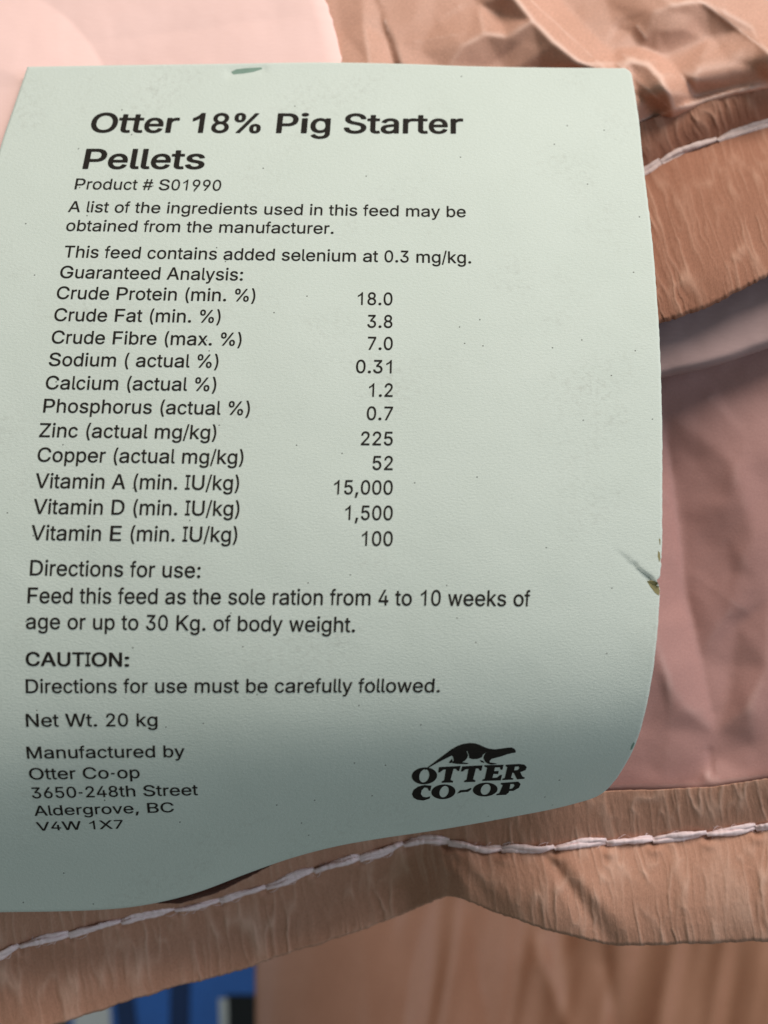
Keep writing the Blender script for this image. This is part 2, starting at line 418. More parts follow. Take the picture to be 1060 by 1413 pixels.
# letter outlines (units: capital height = 509) and advance widths
GLYPHS = {
    'r#': (440, "64,0 114,0 118,1 122,4 144,134 146,136 255,136 234,6 238,2 244,0 292,0 298,2 302,7 324,136 390,137 394,138 398,141 400,146 408,192 405,197 398,199 336,199 334,201 352,308 418,309 425,310 430,318 436,356 436,366 433,370 428,371 366,371 363,373 385,502 381,508 374,509 328,509 322,508 319,505 317,500 297,379 294,371 185,372 206,503 202,507 196,509 150,509 142,507 138,500 116,372 50,371 46,370 42,367 40,362 32,316 35,311 42,309 104,309 106,306 88,200 22,199 15,198 10,190 3,149 2,143 4,141 6,138 12,137 74,137 77,135 56,10 58,3|156,199 156,201 158,218 174,308 284,308 283,296 266,200"),
    'r%': (676, "499,-9 516,-9 542,-3 558,4 576,18 588,32 598,49 607,76 609,92 609,130 607,146 601,168 590,188 572,208 554,220 524,230 504,232 486,230 460,224 442,216 426,204 416,193 410,183 400,166 394,144 392,122 392,100 395,73 402,52 415,30 430,14 442,5 454,0 474,-7|133,0 188,0 194,1 198,4 544,496 547,503 544,507 538,509 484,509 478,508 475,505 126,10 125,7 126,4 129,1|492,46 482,49 476,53 470,60 465,71 461,89 461,133 466,153 475,168 484,173 494,176 509,176 520,172 528,166 533,159 538,147 541,129 540,84 535,68 526,54 514,47|161,277 188,276 200,279 222,285 242,297 255,308 264,319 270,330 279,350 283,370 284,387 283,424 279,443 270,465 260,479 252,488 235,502 216,511 194,516 168,517 152,515 130,508 108,496 91,479 83,467 72,445 67,421 67,373 68,365 74,342 85,321 92,312 105,299 118,290 138,282|174,332 166,332 154,336 148,341 142,351 137,364 135,377 135,417 139,435 144,446 150,453 154,456 166,461 186,461 194,458 202,453 208,444 213,430 215,419 215,374 210,354 202,340 190,333"),
    'r(': (273, "176,-93 234,-94 240,-92 243,-87 205,-2 182,62 171,104 166,128 161,165 159,196 159,220 162,263 167,299 174,336 185,381 204,440 222,486 243,531 240,536 234,538 178,538 174,537 170,534 159,516 133,463 117,419 108,389 93,326 86,284 83,256 81,224 82,172 86,136 98,77 116,20 134,-22 166,-85 171,-91"),
    'r)': (273, "37,-93 96,-94 102,-91 110,-80 125,-52 141,-18 166,45 175,76 183,112 191,170 192,228 189,268 181,322 167,382 150,437 129,487 105,533 101,537 96,538 40,538 34,536 30,531 61,463 78,415 88,382 100,332 106,300 111,264 114,222 114,193 112,164 109,140 101,99 91,61 76,17 53,-39 30,-86 32,-91"),
    'r,': (188, "38,-116 84,-116 89,-115 92,-111 144,72 144,76 140,80 134,81 70,81 64,80 60,75 30,-107 32,-113"),
    'r-': (453, "114,184 334,184 340,185 343,187 345,191 345,244 341,249 334,250 118,250 112,249 108,247 106,243 106,192 108,187"),
    'r.': (188, "86,-3 104,-4 116,-1 127,5 142,21 146,29 149,41 149,51 146,63 142,71 135,80 126,87 118,92 98,97 92,97 78,93 62,85 53,77 48,70 42,54 42,38 46,27 50,19 66,4 76,-1"),
    'r/': (249, "15,-74 70,-74 76,-72 80,-67 242,521 243,526 238,531 232,532 180,532 174,530 170,526 8,-62 7,-67 8,-70 11,-73"),
    'r0': (453, "217,-6 234,-7 254,-5 282,1 296,6 316,17 327,24 354,49 364,63 375,80 388,105 398,132 408,178 413,228 412,296 405,346 397,379 388,403 377,424 367,442 354,459 333,479 308,497 284,507 264,512 244,515 228,515 210,515 186,511 164,505 150,498 126,484 96,454 79,430 68,409 55,375 45,329 40,278 40,229 42,202 47,167 54,136 60,118 70,95 81,74 100,48 118,30 138,16 160,5 176,0 198,-5|214,61 202,63 188,68 168,82 152,100 141,121 129,152 122,185 118,221 117,268 119,300 125,339 136,378 145,397 154,410 165,424 180,436 202,446 214,448 228,449 250,446 262,442 272,436 290,423 307,399 315,383 323,361 331,325 335,289 336,239 333,198 325,156 311,118 298,97 284,81 262,67 250,63 240,61"),
    'r1': (453, "76,0 388,0 395,1 399,6 399,58 394,64 388,65 286,65 284,67 284,500 283,505 280,508 272,509 200,509 194,508 84,429 78,423 78,357 82,352 88,351 91,351 101,358 201,430 204,430 204,69 204,66 202,65 78,65 72,64 68,58 68,8 70,3"),
    'r2': (453, "64,0 386,0 393,1 396,5 397,60 395,64 392,66 386,67 165,68 166,70 278,184 332,243 350,265 365,288 375,307 383,327 388,350 389,380 386,400 378,424 367,445 354,462 339,476 328,485 300,500 280,508 258,513 242,515 206,515 192,513 170,508 152,502 134,493 120,484 108,475 90,456 73,428 63,404 58,376 58,360 64,355 68,354 124,354 131,355 135,361 136,378 141,398 146,409 156,422 164,430 182,441 202,447 224,449 246,447 266,441 282,432 294,421 304,407 309,395 312,380 312,359 308,338 303,325 294,310 273,281 234,237 58,55 56,50 56,7 60,2"),
    'r3': (453, "205,-6 228,-7 262,-3 294,5 324,19 348,36 370,58 383,78 395,104 399,122 401,138 401,157 399,172 396,187 388,207 377,227 367,240 347,259 330,271 312,281 292,288 274,292 237,296 250,311 379,453 380,457 380,502 378,506 374,508 368,509 72,509 66,508 62,503 62,449 64,445 68,443 74,442 276,441 150,300 149,297 149,250 152,244 158,242 222,241 252,236 272,229 280,224 298,210 308,198 314,186 319,170 321,156 321,137 318,120 311,104 304,93 294,84 284,77 260,66 230,61 196,62 180,65 166,70 154,76 138,87 125,106 120,118 118,132 112,139 106,141 46,141 40,139 36,133 37,121 41,102 46,88 54,74 72,49 90,33 118,15 140,6 174,-3"),
    'r4': (453, "282,0 340,0 348,2 351,8 352,102 412,103 418,105 421,110 421,163 418,169 410,171 354,171 351,172 351,314 348,319 340,322 284,322 278,321 275,317 273,171 122,171 120,172 318,502 316,507 310,509 250,509 242,507 237,501 34,165 32,160 32,111 36,105 42,103 272,102 274,100 274,7 278,2"),
    'r5': (453, "209,-6 244,-6 270,-1 292,6 306,12 326,24 340,35 356,50 370,68 380,85 387,99 392,114 396,130 399,154 398,187 396,201 390,224 384,238 372,261 359,279 342,297 326,309 314,317 298,324 282,330 254,336 228,338 206,336 186,332 168,326 144,315 144,322 158,440 160,442 362,442 368,443 372,446 374,451 374,502 372,506 368,508 362,509 98,509 92,508 88,503 60,262 59,254 60,251 64,248 70,246 128,240 133,242 144,251 158,258 180,266 210,271 224,271 240,269 252,265 268,258 290,243 305,222 313,207 317,192 320,170 319,148 316,131 307,110 296,93 283,81 262,68 244,63 230,61 202,62 186,66 170,74 154,85 142,98 134,114 131,130 126,137 120,139 62,139 56,137 53,133 52,126 55,108 63,85 70,71 78,59 101,35 124,18 152,5 180,-3"),
    'r6': (453, "215,-6 248,-6 274,-1 304,10 327,23 350,43 372,70 384,92 393,121 397,149 397,170 392,204 386,223 377,242 358,268 344,282 326,295 306,305 288,311 266,316 248,318 224,318 197,313 206,328 329,501 329,504 328,506 320,509 254,509 248,508 245,505 136,350 97,290 74,246 65,222 59,199 56,178 56,147 59,126 63,109 72,87 90,57 110,35 126,23 142,13 154,7 174,0 192,-4|212,60 188,67 169,78 160,85 148,101 141,115 134,141 133,170 135,185 140,203 146,215 156,229 171,243 188,252 202,257 216,259 246,258 264,252 281,243 296,229 307,213 316,191 318,180 319,171 318,138 314,122 306,104 293,86 282,77 264,66 246,61 226,59"),
    'r7': (453, "97,0 162,0 168,1 173,5 398,444 399,501 398,505 395,508 388,509 66,509 58,508 55,505 54,501 54,450 56,446 60,443 66,442 310,442 313,440 90,8 91,3"),
    'r8': (453, "213,-6 252,-6 280,-1 312,8 332,17 346,26 360,36 376,52 392,74 404,101 409,131 408,156 404,175 396,195 386,213 370,233 356,246 342,256 320,266 344,281 360,297 375,318 383,336 389,361 390,381 387,405 377,432 368,447 358,460 340,478 314,495 294,504 266,512 246,515 226,516 206,515 186,512 154,503 136,494 118,483 100,467 86,450 74,430 65,405 62,380 64,355 70,333 78,316 92,296 107,282 133,266 112,257 96,246 84,235 70,218 62,206 51,183 47,169 44,148 45,119 52,91 59,78 68,64 79,49 89,40 112,23 130,13 144,7 180,-3|216,60 194,63 174,69 153,80 141,90 133,102 126,119 123,140 125,160 130,175 140,192 150,204 166,215 184,223 204,229 238,230 258,227 274,221 296,209 308,198 316,186 323,174 328,155 329,139 327,123 321,106 314,95 305,85 292,76 278,69 264,64 236,60|212,295 190,300 174,308 162,318 150,333 144,347 141,363 141,382 144,398 151,413 160,425 174,436 188,443 202,447 218,449 244,448 258,445 274,439 288,430 294,423 304,409 309,395 311,382 311,363 308,347 301,333 293,321 286,314 270,304 252,297 240,295"),
    'r9': (453, "131,0 198,0 204,1 207,3 346,204 372,251 381,269 389,292 395,318 397,337 397,354 392,389 382,418 374,434 364,448 352,464 341,474 316,492 302,499 284,507 264,512 244,515 210,515 176,509 146,498 126,486 112,476 92,455 78,434 68,416 62,399 56,366 56,332 58,316 62,298 69,280 80,259 98,237 112,224 132,210 152,202 170,196 202,191 230,191 254,196 255,195 124,9 123,6 124,4 127,1|224,249 206,251 188,257 170,267 158,278 146,296 138,313 134,333 133,354 136,377 143,398 152,412 165,427 184,440 202,447 216,449 236,449 250,447 270,439 289,426 300,413 310,397 317,375 319,362 319,335 316,317 309,299 300,284 289,272 274,261 256,253 240,250"),
    'r:': (188, "86,-3 104,-4 116,-1 127,5 142,21 146,29 149,41 149,51 146,63 142,71 135,80 126,87 118,92 98,97 92,97 78,93 62,85 53,77 48,70 42,54 42,38 46,27 50,19 66,4 76,-1|87,265 102,265 118,269 128,275 138,285 143,292 149,309 148,326 142,339 137,346 124,358 110,363 100,365 90,365 76,362 62,354 49,340 42,323 42,305 46,296 52,286 68,272 76,268"),
    'rA': (480, "17,0 82,0 88,1 92,4 137,130 140,138 144,139 338,139 342,130 388,4 392,1 398,0 460,0 466,1 470,4 470,7 469,12 291,486 284,503 280,508 274,509 204,509 197,508 194,504 11,14 9,7 10,5 12,2|166,206 165,208 166,212 199,301 238,422 242,416 279,300 313,208 310,206"),
    'rB': (456, "60,0 262,0 286,2 310,6 338,14 352,20 366,28 382,39 394,52 408,70 417,88 421,100 426,129 425,159 422,175 418,189 406,213 392,230 384,238 362,253 348,261 333,265 356,278 368,286 382,299 392,313 400,330 405,350 406,361 405,391 402,407 395,426 388,440 380,452 360,472 336,488 324,494 304,501 286,505 264,508 246,509 62,509 56,508 53,505 52,500 52,8 54,3|134,68 133,71 134,225 256,226 278,223 300,215 314,207 328,194 336,183 343,169 346,157 347,149 346,124 340,107 334,97 326,89 316,81 292,72 260,67|134,290 133,294 134,441 244,442 272,439 282,435 296,429 308,421 316,410 323,398 327,383 328,375 327,354 319,331 307,315 300,309 288,302 272,295 254,291 238,290"),
    'rC': (510, "257,-6 292,-6 322,-1 338,3 358,10 376,19 405,37 429,58 446,79 456,93 470,122 477,144 480,162 477,167 470,168 410,168 404,167 401,163 396,146 386,125 373,107 360,95 340,81 322,73 300,67 278,64 256,64 230,67 208,75 196,81 176,94 158,109 150,120 137,139 128,158 122,174 114,211 111,254 112,279 116,309 120,328 128,351 143,380 158,400 170,410 186,423 198,430 216,437 248,444 274,445 306,441 318,437 340,428 356,417 372,403 387,382 394,368 400,346 404,341 410,340 470,340 477,341 481,346 476,369 470,386 458,412 446,431 434,445 406,471 374,491 354,500 336,506 304,513 268,516 236,514 214,510 186,502 168,495 146,483 126,469 109,455 96,442 86,430 70,406 61,388 48,359 40,330 36,309 32,260 34,214 38,188 43,166 57,127 68,106 88,77 98,64 122,42 133,34 160,18 184,7 202,2 234,-5"),
    'rD': (502, "60,0 236,0 274,4 308,12 342,25 358,33 380,47 392,57 407,72 424,92 433,106 442,124 454,151 463,184 466,201 469,229 470,256 468,294 463,326 456,353 448,375 438,394 428,412 414,430 392,453 362,475 342,486 314,496 276,505 252,508 230,509 62,509 56,508 53,505 52,500 52,8 54,3|134,68 133,71 133,440 136,442 244,441 270,437 298,428 326,413 335,406 349,392 367,367 376,347 382,330 387,307 390,286 391,239 386,198 381,177 371,152 360,131 342,110 316,91 290,78 268,72 244,68 228,67"),
    'rE': (419, "60,0 372,0 378,1 382,4 383,8 383,59 382,63 378,66 372,67 136,67 133,70 134,223 352,224 360,226 363,233 363,284 361,288 358,290 352,291 134,292 134,441 368,442 374,443 378,446 380,450 380,502 376,508 368,509 64,509 56,508 53,505 52,500 52,8 54,3"),
    'rF': (410, "60,0 124,0 130,2 133,6 134,215 344,216 350,218 354,223 354,276 352,280 348,282 342,283 134,284 134,441 366,442 372,443 376,446 377,450 377,502 373,508 366,509 64,509 56,508 53,505 52,500 52,8 54,3"),
    'rG': (520, "258,-6 294,-6 314,-3 340,3 366,12 382,20 414,41 426,53 442,71 453,85 465,106 476,131 481,151 486,188 486,254 485,257 482,260 474,262 284,262 278,260 275,254 275,202 279,196 286,194 406,194 406,182 402,161 395,139 380,115 364,96 344,82 328,74 312,69 298,66 280,64 246,65 230,68 214,73 188,85 168,100 155,114 144,129 132,149 125,166 115,205 112,230 111,254 114,297 122,335 128,351 137,370 158,399 172,412 187,424 214,436 230,442 246,444 274,445 292,443 308,440 328,433 340,427 354,417 366,405 378,391 387,378 400,347 404,342 410,341 472,341 478,342 482,347 478,366 472,383 457,414 436,442 422,457 406,470 378,489 344,503 302,513 266,516 234,514 218,511 186,503 170,497 146,484 134,476 109,456 96,442 78,420 70,407 60,387 50,365 43,343 37,315 33,283 32,260 33,227 36,199 39,182 48,149 55,132 67,107 80,86 94,69 110,52 126,39 146,25 170,12 196,3 218,-2 236,-5"),
    'rI': (300, "31,0 266,0 273,1 276,5 277,59 274,65 266,67 194,67 192,68 191,71 191,440 194,442 266,442 274,444 277,450 277,501 276,505 272,508 266,509 34,509 27,508 24,504 23,450 26,444 34,442 108,442 110,439 110,69 108,67 34,67 26,65 23,59 23,8 26,3"),
    'rK': (467, "60,0 122,0 128,1 132,4 133,9 133,168 196,234 202,227 367,2 374,0 446,0 452,1 454,4 456,6 454,10 252,287 258,294 448,493 455,502 452,507 444,509 366,509 358,507 186,325 136,267 132,265 133,503 129,508 122,509 62,509 56,508 54,505 52,500 52,8 54,3"),
    'rM': (628, "60,0 120,0 126,2 130,7 130,377 132,374 157,302 276,10 282,2 290,0 340,0 346,1 349,5 461,282 496,376 496,7 500,2 506,0 566,0 574,3 576,9 576,500 573,507 566,509 478,509 472,508 469,505 344,189 317,108 314,105 284,193 159,505 156,508 150,509 62,509 54,506 52,500 52,9 54,3"),
    'rN': (523, "60,0 124,0 130,2 133,7 133,315 130,377 130,392 132,391 197,284 379,5 384,1 390,0 460,0 466,1 469,3 471,9 471,500 470,504 468,507 460,509 400,509 394,507 391,502 392,120 387,125 359,173 144,504 140,508 134,509 62,509 56,508 54,506 52,500 52,8 54,3"),
    'rO': (533, "256,-6 276,-7 300,-5 316,-2 350,7 374,17 387,25 412,43 430,60 444,75 459,95 480,135 488,158 494,181 499,212 501,237 501,271 499,296 495,322 489,347 482,368 471,392 456,418 446,432 436,444 410,468 388,483 374,491 348,502 332,507 310,512 286,515 266,515 236,514 194,505 158,490 134,475 118,463 97,442 80,420 68,401 57,380 50,364 41,334 36,309 33,281 32,248 34,214 39,183 44,163 54,134 65,112 88,76 102,62 122,42 147,25 160,17 184,7 202,2 234,-5|254,64 228,68 208,75 190,84 168,100 158,110 143,129 128,158 118,190 114,211 112,231 111,254 112,278 117,314 127,348 134,363 142,378 160,402 168,409 188,424 214,436 232,442 248,444 274,445 286,444 308,440 324,434 340,427 355,418 367,408 388,384 396,370 406,350 416,317 420,295 422,273 422,236 417,196 408,164 395,136 374,108 364,98 345,85 318,72 288,65"),
    'rP': (445, "60,0 124,0 130,2 133,6 134,181 254,182 284,186 306,191 318,195 336,203 358,218 376,234 386,245 396,261 402,273 410,295 416,326 417,342 416,365 412,389 402,417 386,445 374,459 360,471 338,486 324,493 304,500 276,506 260,508 240,509 62,509 56,508 53,505 52,500 52,8 54,3|134,248 133,252 134,441 244,442 262,440 282,434 294,429 308,420 316,412 322,404 327,393 333,377 336,359 336,332 333,313 327,297 320,284 307,270 294,261 280,255 252,249 234,248"),
    'rS': (447, "209,-8 252,-8 288,-2 310,4 326,11 355,27 365,35 384,53 398,73 405,87 411,102 416,128 415,163 412,177 407,191 402,201 390,217 367,240 342,256 310,270 282,280 206,300 172,312 158,319 140,331 132,341 127,349 123,367 123,380 128,400 138,416 147,424 166,436 184,443 208,447 242,447 256,445 274,440 294,431 311,418 320,406 326,392 329,376 334,371 340,369 398,369 404,371 408,373 409,378 407,394 399,420 386,444 363,469 336,489 316,499 284,509 248,515 228,516 206,515 170,509 134,498 106,482 92,471 78,458 61,435 54,422 49,408 44,381 45,351 53,324 62,306 71,295 92,275 118,259 152,244 250,216 290,201 304,195 322,182 331,170 334,165 337,152 336,126 333,115 328,106 318,93 298,77 280,69 262,64 234,60 214,60 186,64 164,71 145,81 134,90 123,103 116,119 113,138 108,144 102,146 40,146 34,144 32,141 30,138 32,123 35,108 42,89 58,62 64,53 84,33 106,19 136,5 174,-5"),
    'rT': (449, "193,0 256,0 262,2 265,7 265,440 268,442 414,442 420,443 424,446 425,451 425,502 420,508 414,509 36,509 28,508 25,504 24,450 25,446 28,443 36,442 182,442 185,440 185,8 188,3"),
    'rU': (517, "240,-7 276,-8 302,-5 330,1 348,7 366,15 398,35 422,58 439,81 451,103 461,134 465,162 465,501 464,505 460,508 454,509 396,509 389,508 385,503 385,178 381,147 377,133 369,117 356,99 348,91 332,80 318,73 296,66 276,63 234,64 218,67 200,73 183,82 165,95 152,111 144,125 136,147 132,174 132,502 128,507 122,509 62,509 56,507 52,503 52,165 56,135 63,111 73,89 90,64 112,42 127,30 146,18 172,6 200,-2"),
    'rV': (480, "204,0 276,0 282,2 286,6 470,501 470,504 466,508 460,509 398,509 391,508 387,503 276,193 242,87 239,89 202,204 92,503 88,508 82,509 18,509 12,508 9,505 9,502 15,484 193,12 197,4 200,1"),
    'rW': (686, "155,0 228,0 235,1 238,5 331,339 342,388 344,386 361,315 448,5 451,1 458,0 528,0 535,2 538,6 541,14 676,496 677,502 674,506 666,509 606,509 599,508 596,504 519,214 492,109 489,119 475,179 387,504 384,508 378,509 308,509 302,507 298,503 293,485 212,183 194,108 192,109 170,203 90,503 86,508 80,509 18,509 11,507 9,503 11,492 144,15 148,4 151,1"),
    'rX': (474, "18,0 90,0 97,2 194,137 238,203 258,170 284,131 376,2 384,0 452,0 458,1 461,3 463,6 462,10 284,262 452,498 453,503 450,507 444,509 376,509 368,507 280,384 238,318 210,363 109,507 102,509 32,509 26,508 24,506 22,503 24,499 191,260 12,9 12,4 14,1"),
    'rZ': (438, "42,0 396,0 402,1 406,4 407,8 407,60 404,65 398,67 156,67 132,66 130,68 176,129 404,455 405,459 405,501 402,507 394,509 44,509 36,508 34,505 32,501 32,449 36,444 42,442 309,442 270,389 35,54 34,50 34,7 38,2"),
    'ra': (389, "158,-8 186,-7 206,-3 222,3 247,17 268,37 269,35 269,7 274,1 280,0 336,0 342,2 345,7 345,254 343,280 339,298 333,313 326,327 314,342 302,355 290,363 266,375 232,384 210,387 168,386 130,378 108,370 81,354 64,340 46,317 34,292 35,288 40,285 100,268 104,269 107,272 116,287 124,298 144,311 166,320 188,323 202,323 222,320 238,314 254,303 262,290 267,270 268,255 265,244 260,240 238,234 176,227 146,222 116,216 92,208 74,200 59,190 42,174 35,164 29,152 23,127 22,110 24,88 33,61 48,38 70,17 92,5 108,-1 128,-6|166,56 148,58 134,62 121,68 110,77 104,85 100,101 101,122 105,132 108,137 115,144 128,152 152,160 174,164 234,172 267,179 268,142 266,124 260,106 250,89 236,76 218,65 194,58"),
    'rb': (424, "214,-7 242,-8 252,-7 276,-2 296,5 314,15 336,30 353,48 366,66 379,91 388,114 394,139 397,160 398,173 397,221 392,251 388,266 382,283 370,306 358,324 350,335 334,351 314,365 298,373 278,381 260,385 242,387 212,387 182,381 166,374 147,362 122,337 122,503 118,507 112,509 56,509 50,508 46,505 45,500 45,6 48,2 54,0 110,0 116,1 120,7 120,43 122,46 132,32 145,20 166,6 188,-3|208,58 196,60 186,63 166,74 152,86 140,103 130,126 124,150 121,172 121,210 125,237 132,261 140,278 154,296 170,309 186,317 204,321 228,322 248,319 260,315 270,309 286,296 299,280 309,259 316,235 320,205 320,176 317,152 310,125 299,102 288,87 273,73 262,67 248,61 232,58"),
    'rc': (396, "191,-7 222,-8 248,-4 276,4 304,18 321,30 346,55 363,84 371,105 369,109 366,111 306,126 302,125 297,121 290,104 284,94 269,77 246,64 228,59 208,57 182,60 160,68 148,76 136,88 124,104 118,116 111,135 106,160 104,183 106,218 112,247 123,273 136,292 152,306 170,316 184,320 200,322 224,321 244,316 265,305 278,294 289,277 296,261 299,257 304,256 362,271 369,277 361,298 350,317 336,335 318,352 296,366 274,376 250,383 226,387 190,387 170,384 152,380 122,368 103,356 92,348 76,331 66,320 53,300 46,286 34,254 27,215 26,177 31,137 42,101 52,82 62,66 76,47 89,35 102,24 120,13 134,6 154,-1 170,-5"),
    'rd': (424, "180,-7 208,-8 218,-7 238,-3 252,3 263,8 282,22 304,46 305,43 305,7 310,1 316,0 370,0 376,2 380,6 380,500 379,505 376,508 370,509 312,509 306,507 303,503 302,337 276,363 262,372 248,379 226,385 212,387 180,387 160,384 130,374 110,364 94,353 74,333 66,323 53,303 42,282 35,261 29,233 26,203 26,177 28,154 32,131 37,112 46,90 58,67 71,49 90,30 105,18 120,10 134,3 162,-5|192,58 170,63 156,70 138,84 126,100 117,118 109,144 105,169 104,200 106,221 112,250 122,273 135,293 150,306 168,316 188,321 212,322 232,319 252,310 264,303 274,293 284,279 295,254 301,229 304,199 303,168 299,143 292,119 284,102 272,85 259,74 238,63 216,58"),
    're': (404, "195,-7 228,-8 256,-4 286,5 310,17 330,30 348,49 364,72 371,87 372,95 370,99 366,100 306,114 302,113 298,110 291,94 282,83 272,74 260,66 242,60 222,57 204,57 182,60 168,64 147,76 132,90 126,98 117,113 109,133 105,156 105,165 368,165 376,167 379,173 378,226 372,260 361,291 353,307 342,324 324,344 310,355 294,366 278,373 258,380 236,385 220,387 180,386 142,377 124,369 112,362 86,342 73,329 60,312 42,278 31,241 26,201 27,163 34,124 47,89 58,70 68,56 92,32 102,24 124,11 152,0 174,-5|106,228 105,230 106,237 113,261 118,272 132,291 150,307 166,315 182,320 196,322 216,322 230,320 252,312 269,299 282,282 289,269 297,248 300,230 298,228"),
    'rf': (254, "81,0 140,0 146,2 150,6 150,318 152,319 226,320 233,322 236,329 236,374 234,379 232,381 226,382 151,382 150,426 152,436 157,448 162,453 170,459 188,463 212,462 226,458 234,461 237,467 250,513 248,518 242,521 210,528 180,529 160,527 144,522 120,512 108,503 96,492 88,482 79,466 73,441 72,383 8,382 2,380 -2,376 -2,328 2,321 8,319 70,319 73,318 73,8 76,3"),
    'rg': (425, "203,-147 230,-146 256,-143 292,-133 316,-122 334,-108 350,-93 363,-76 373,-54 378,-35 380,-18 380,374 378,378 374,381 370,382 316,382 309,381 305,375 304,336 294,348 276,364 254,377 236,383 214,387 182,387 162,384 138,378 120,370 105,361 91,350 74,334 54,305 41,280 35,262 29,235 26,205 27,166 33,131 42,104 53,83 66,64 88,41 116,23 144,12 172,6 210,5 240,10 260,18 282,32 300,53 303,53 303,-11 299,-33 293,-45 288,-54 278,-63 260,-74 244,-79 222,-83 192,-83 170,-80 146,-70 132,-60 120,-47 108,-32 106,-30 102,-29 94,-31 54,-53 48,-57 44,-61 44,-64 50,-74 68,-98 83,-111 106,-126 130,-135 152,-142 184,-146|194,70 176,73 158,80 144,89 128,105 116,127 109,149 105,172 104,202 107,229 114,256 123,276 135,293 150,306 168,316 188,321 212,322 232,319 252,311 266,301 274,294 283,282 293,262 301,234 304,212 304,175 300,149 292,124 282,107 267,89 252,79 234,73 214,69"),
    'rh': (410, "53,0 112,0 118,1 121,5 122,241 125,258 128,269 134,282 144,295 150,301 158,307 172,314 184,318 200,321 220,321 232,319 244,316 259,307 267,300 276,289 285,266 288,245 289,5 292,1 298,0 354,0 362,2 365,7 365,255 361,285 352,313 345,327 334,343 312,363 302,370 284,378 252,386 212,387 200,385 174,378 162,372 147,364 122,342 122,501 118,507 112,509 54,509 48,507 45,502 45,8 48,3"),
    'ri': (167, "53,0 112,0 118,2 122,7 122,374 118,380 112,382 54,382 48,380 45,375 45,8 48,3|76,433 90,433 106,437 113,441 126,454 132,464 134,471 134,484 133,489 125,504 110,517 102,520 86,524 74,523 64,519 50,511 39,498 34,487 33,480 34,469 36,463 44,451 56,440 64,436"),
    'rk': (381, "53,0 112,0 118,1 121,4 122,9 122,141 152,169 157,166 280,12 290,2 296,0 370,0 376,1 379,6 376,13 211,216 222,231 360,367 366,374 366,378 362,381 356,382 286,382 280,381 148,249 124,226 122,225 122,501 118,507 112,509 54,509 48,507 45,502 45,8 48,3"),
    'rl': (189, "124,-1 154,-2 178,2 185,4 188,11 180,49 176,61 168,64 158,63 142,63 132,65 128,67 126,72 122,87 122,502 118,507 112,509 54,509 48,507 45,501 45,75 47,62 52,46 62,29 75,16 84,10 96,4"),
    'rm': (610, "53,0 112,0 118,2 122,6 122,250 124,263 132,285 145,302 166,316 178,320 190,322 218,321 238,313 244,309 254,300 261,288 264,279 266,266 266,8 270,2 276,0 332,0 339,1 343,6 343,251 345,267 349,281 355,292 365,304 376,312 388,318 408,322 436,321 448,318 462,311 476,300 481,290 485,279 488,257 489,5 492,1 498,0 554,0 562,2 565,8 565,264 563,285 559,303 552,321 540,340 522,360 500,374 472,385 448,389 416,388 392,383 378,377 362,370 342,356 331,344 318,328 302,352 281,372 262,382 238,388 208,389 186,385 170,379 158,373 144,364 120,341 120,375 116,381 110,382 56,382 48,380 46,377 45,373 45,8 48,3"),
    'rn': (410, "53,0 112,0 118,1 121,5 122,241 125,258 128,269 134,282 144,295 150,301 158,307 172,314 184,318 200,321 220,321 232,319 244,316 259,307 267,300 276,289 285,266 288,245 289,5 292,1 298,0 354,0 360,1 364,4 365,9 365,254 363,274 356,303 343,330 330,346 309,365 288,376 262,384 242,387 212,387 182,381 162,372 142,360 120,339 120,375 116,381 110,382 56,382 50,381 46,378 45,373 45,8 48,3"),
    'ro': (415, "191,-7 220,-8 232,-7 262,-1 282,6 296,13 322,30 346,56 355,67 367,87 373,100 381,124 388,162 389,204 387,225 383,247 372,280 365,295 352,315 330,341 312,356 294,367 262,380 246,384 224,387 190,387 170,384 152,380 122,368 103,356 92,348 76,331 66,320 53,300 46,286 34,254 27,215 26,177 31,137 42,101 52,82 62,66 76,47 89,35 102,24 120,13 134,6 154,-1 170,-5|206,57 182,60 166,65 148,76 132,93 119,115 111,136 105,168 104,197 106,218 112,247 124,274 136,292 152,306 170,316 190,321 214,322 236,319 258,309 276,295 289,279 299,259 307,232 311,205 311,173 307,146 301,125 291,103 277,85 266,75 246,64 228,59"),
    'rp': (424, "53,-139 112,-140 118,-138 122,-133 122,43 134,31 150,16 168,5 180,-1 200,-6 216,-8 242,-8 264,-5 296,5 314,15 336,30 346,41 360,57 369,71 379,91 388,114 392,129 396,151 398,172 397,221 390,259 378,291 370,307 358,325 350,335 328,356 314,365 298,373 278,381 254,386 212,387 198,385 178,380 160,371 139,355 120,335 120,375 116,381 110,382 56,382 49,381 46,377 45,-131 48,-137|208,58 196,60 186,63 166,74 152,86 140,103 130,126 124,150 121,172 121,210 125,237 132,261 140,278 154,296 170,309 186,317 204,321 228,322 248,319 260,315 270,309 286,296 299,280 309,259 316,235 320,205 320,176 317,152 310,125 299,102 288,87 273,73 262,67 248,61 232,58"),
    'rr': (259, "53,0 112,0 118,1 121,5 122,248 125,264 133,282 143,295 159,306 168,311 186,316 202,318 228,317 242,315 248,318 251,323 251,379 250,382 246,386 224,388 208,388 178,383 160,376 147,369 137,361 122,345 120,347 120,375 116,381 110,382 56,382 49,381 46,377 45,8 48,3"),
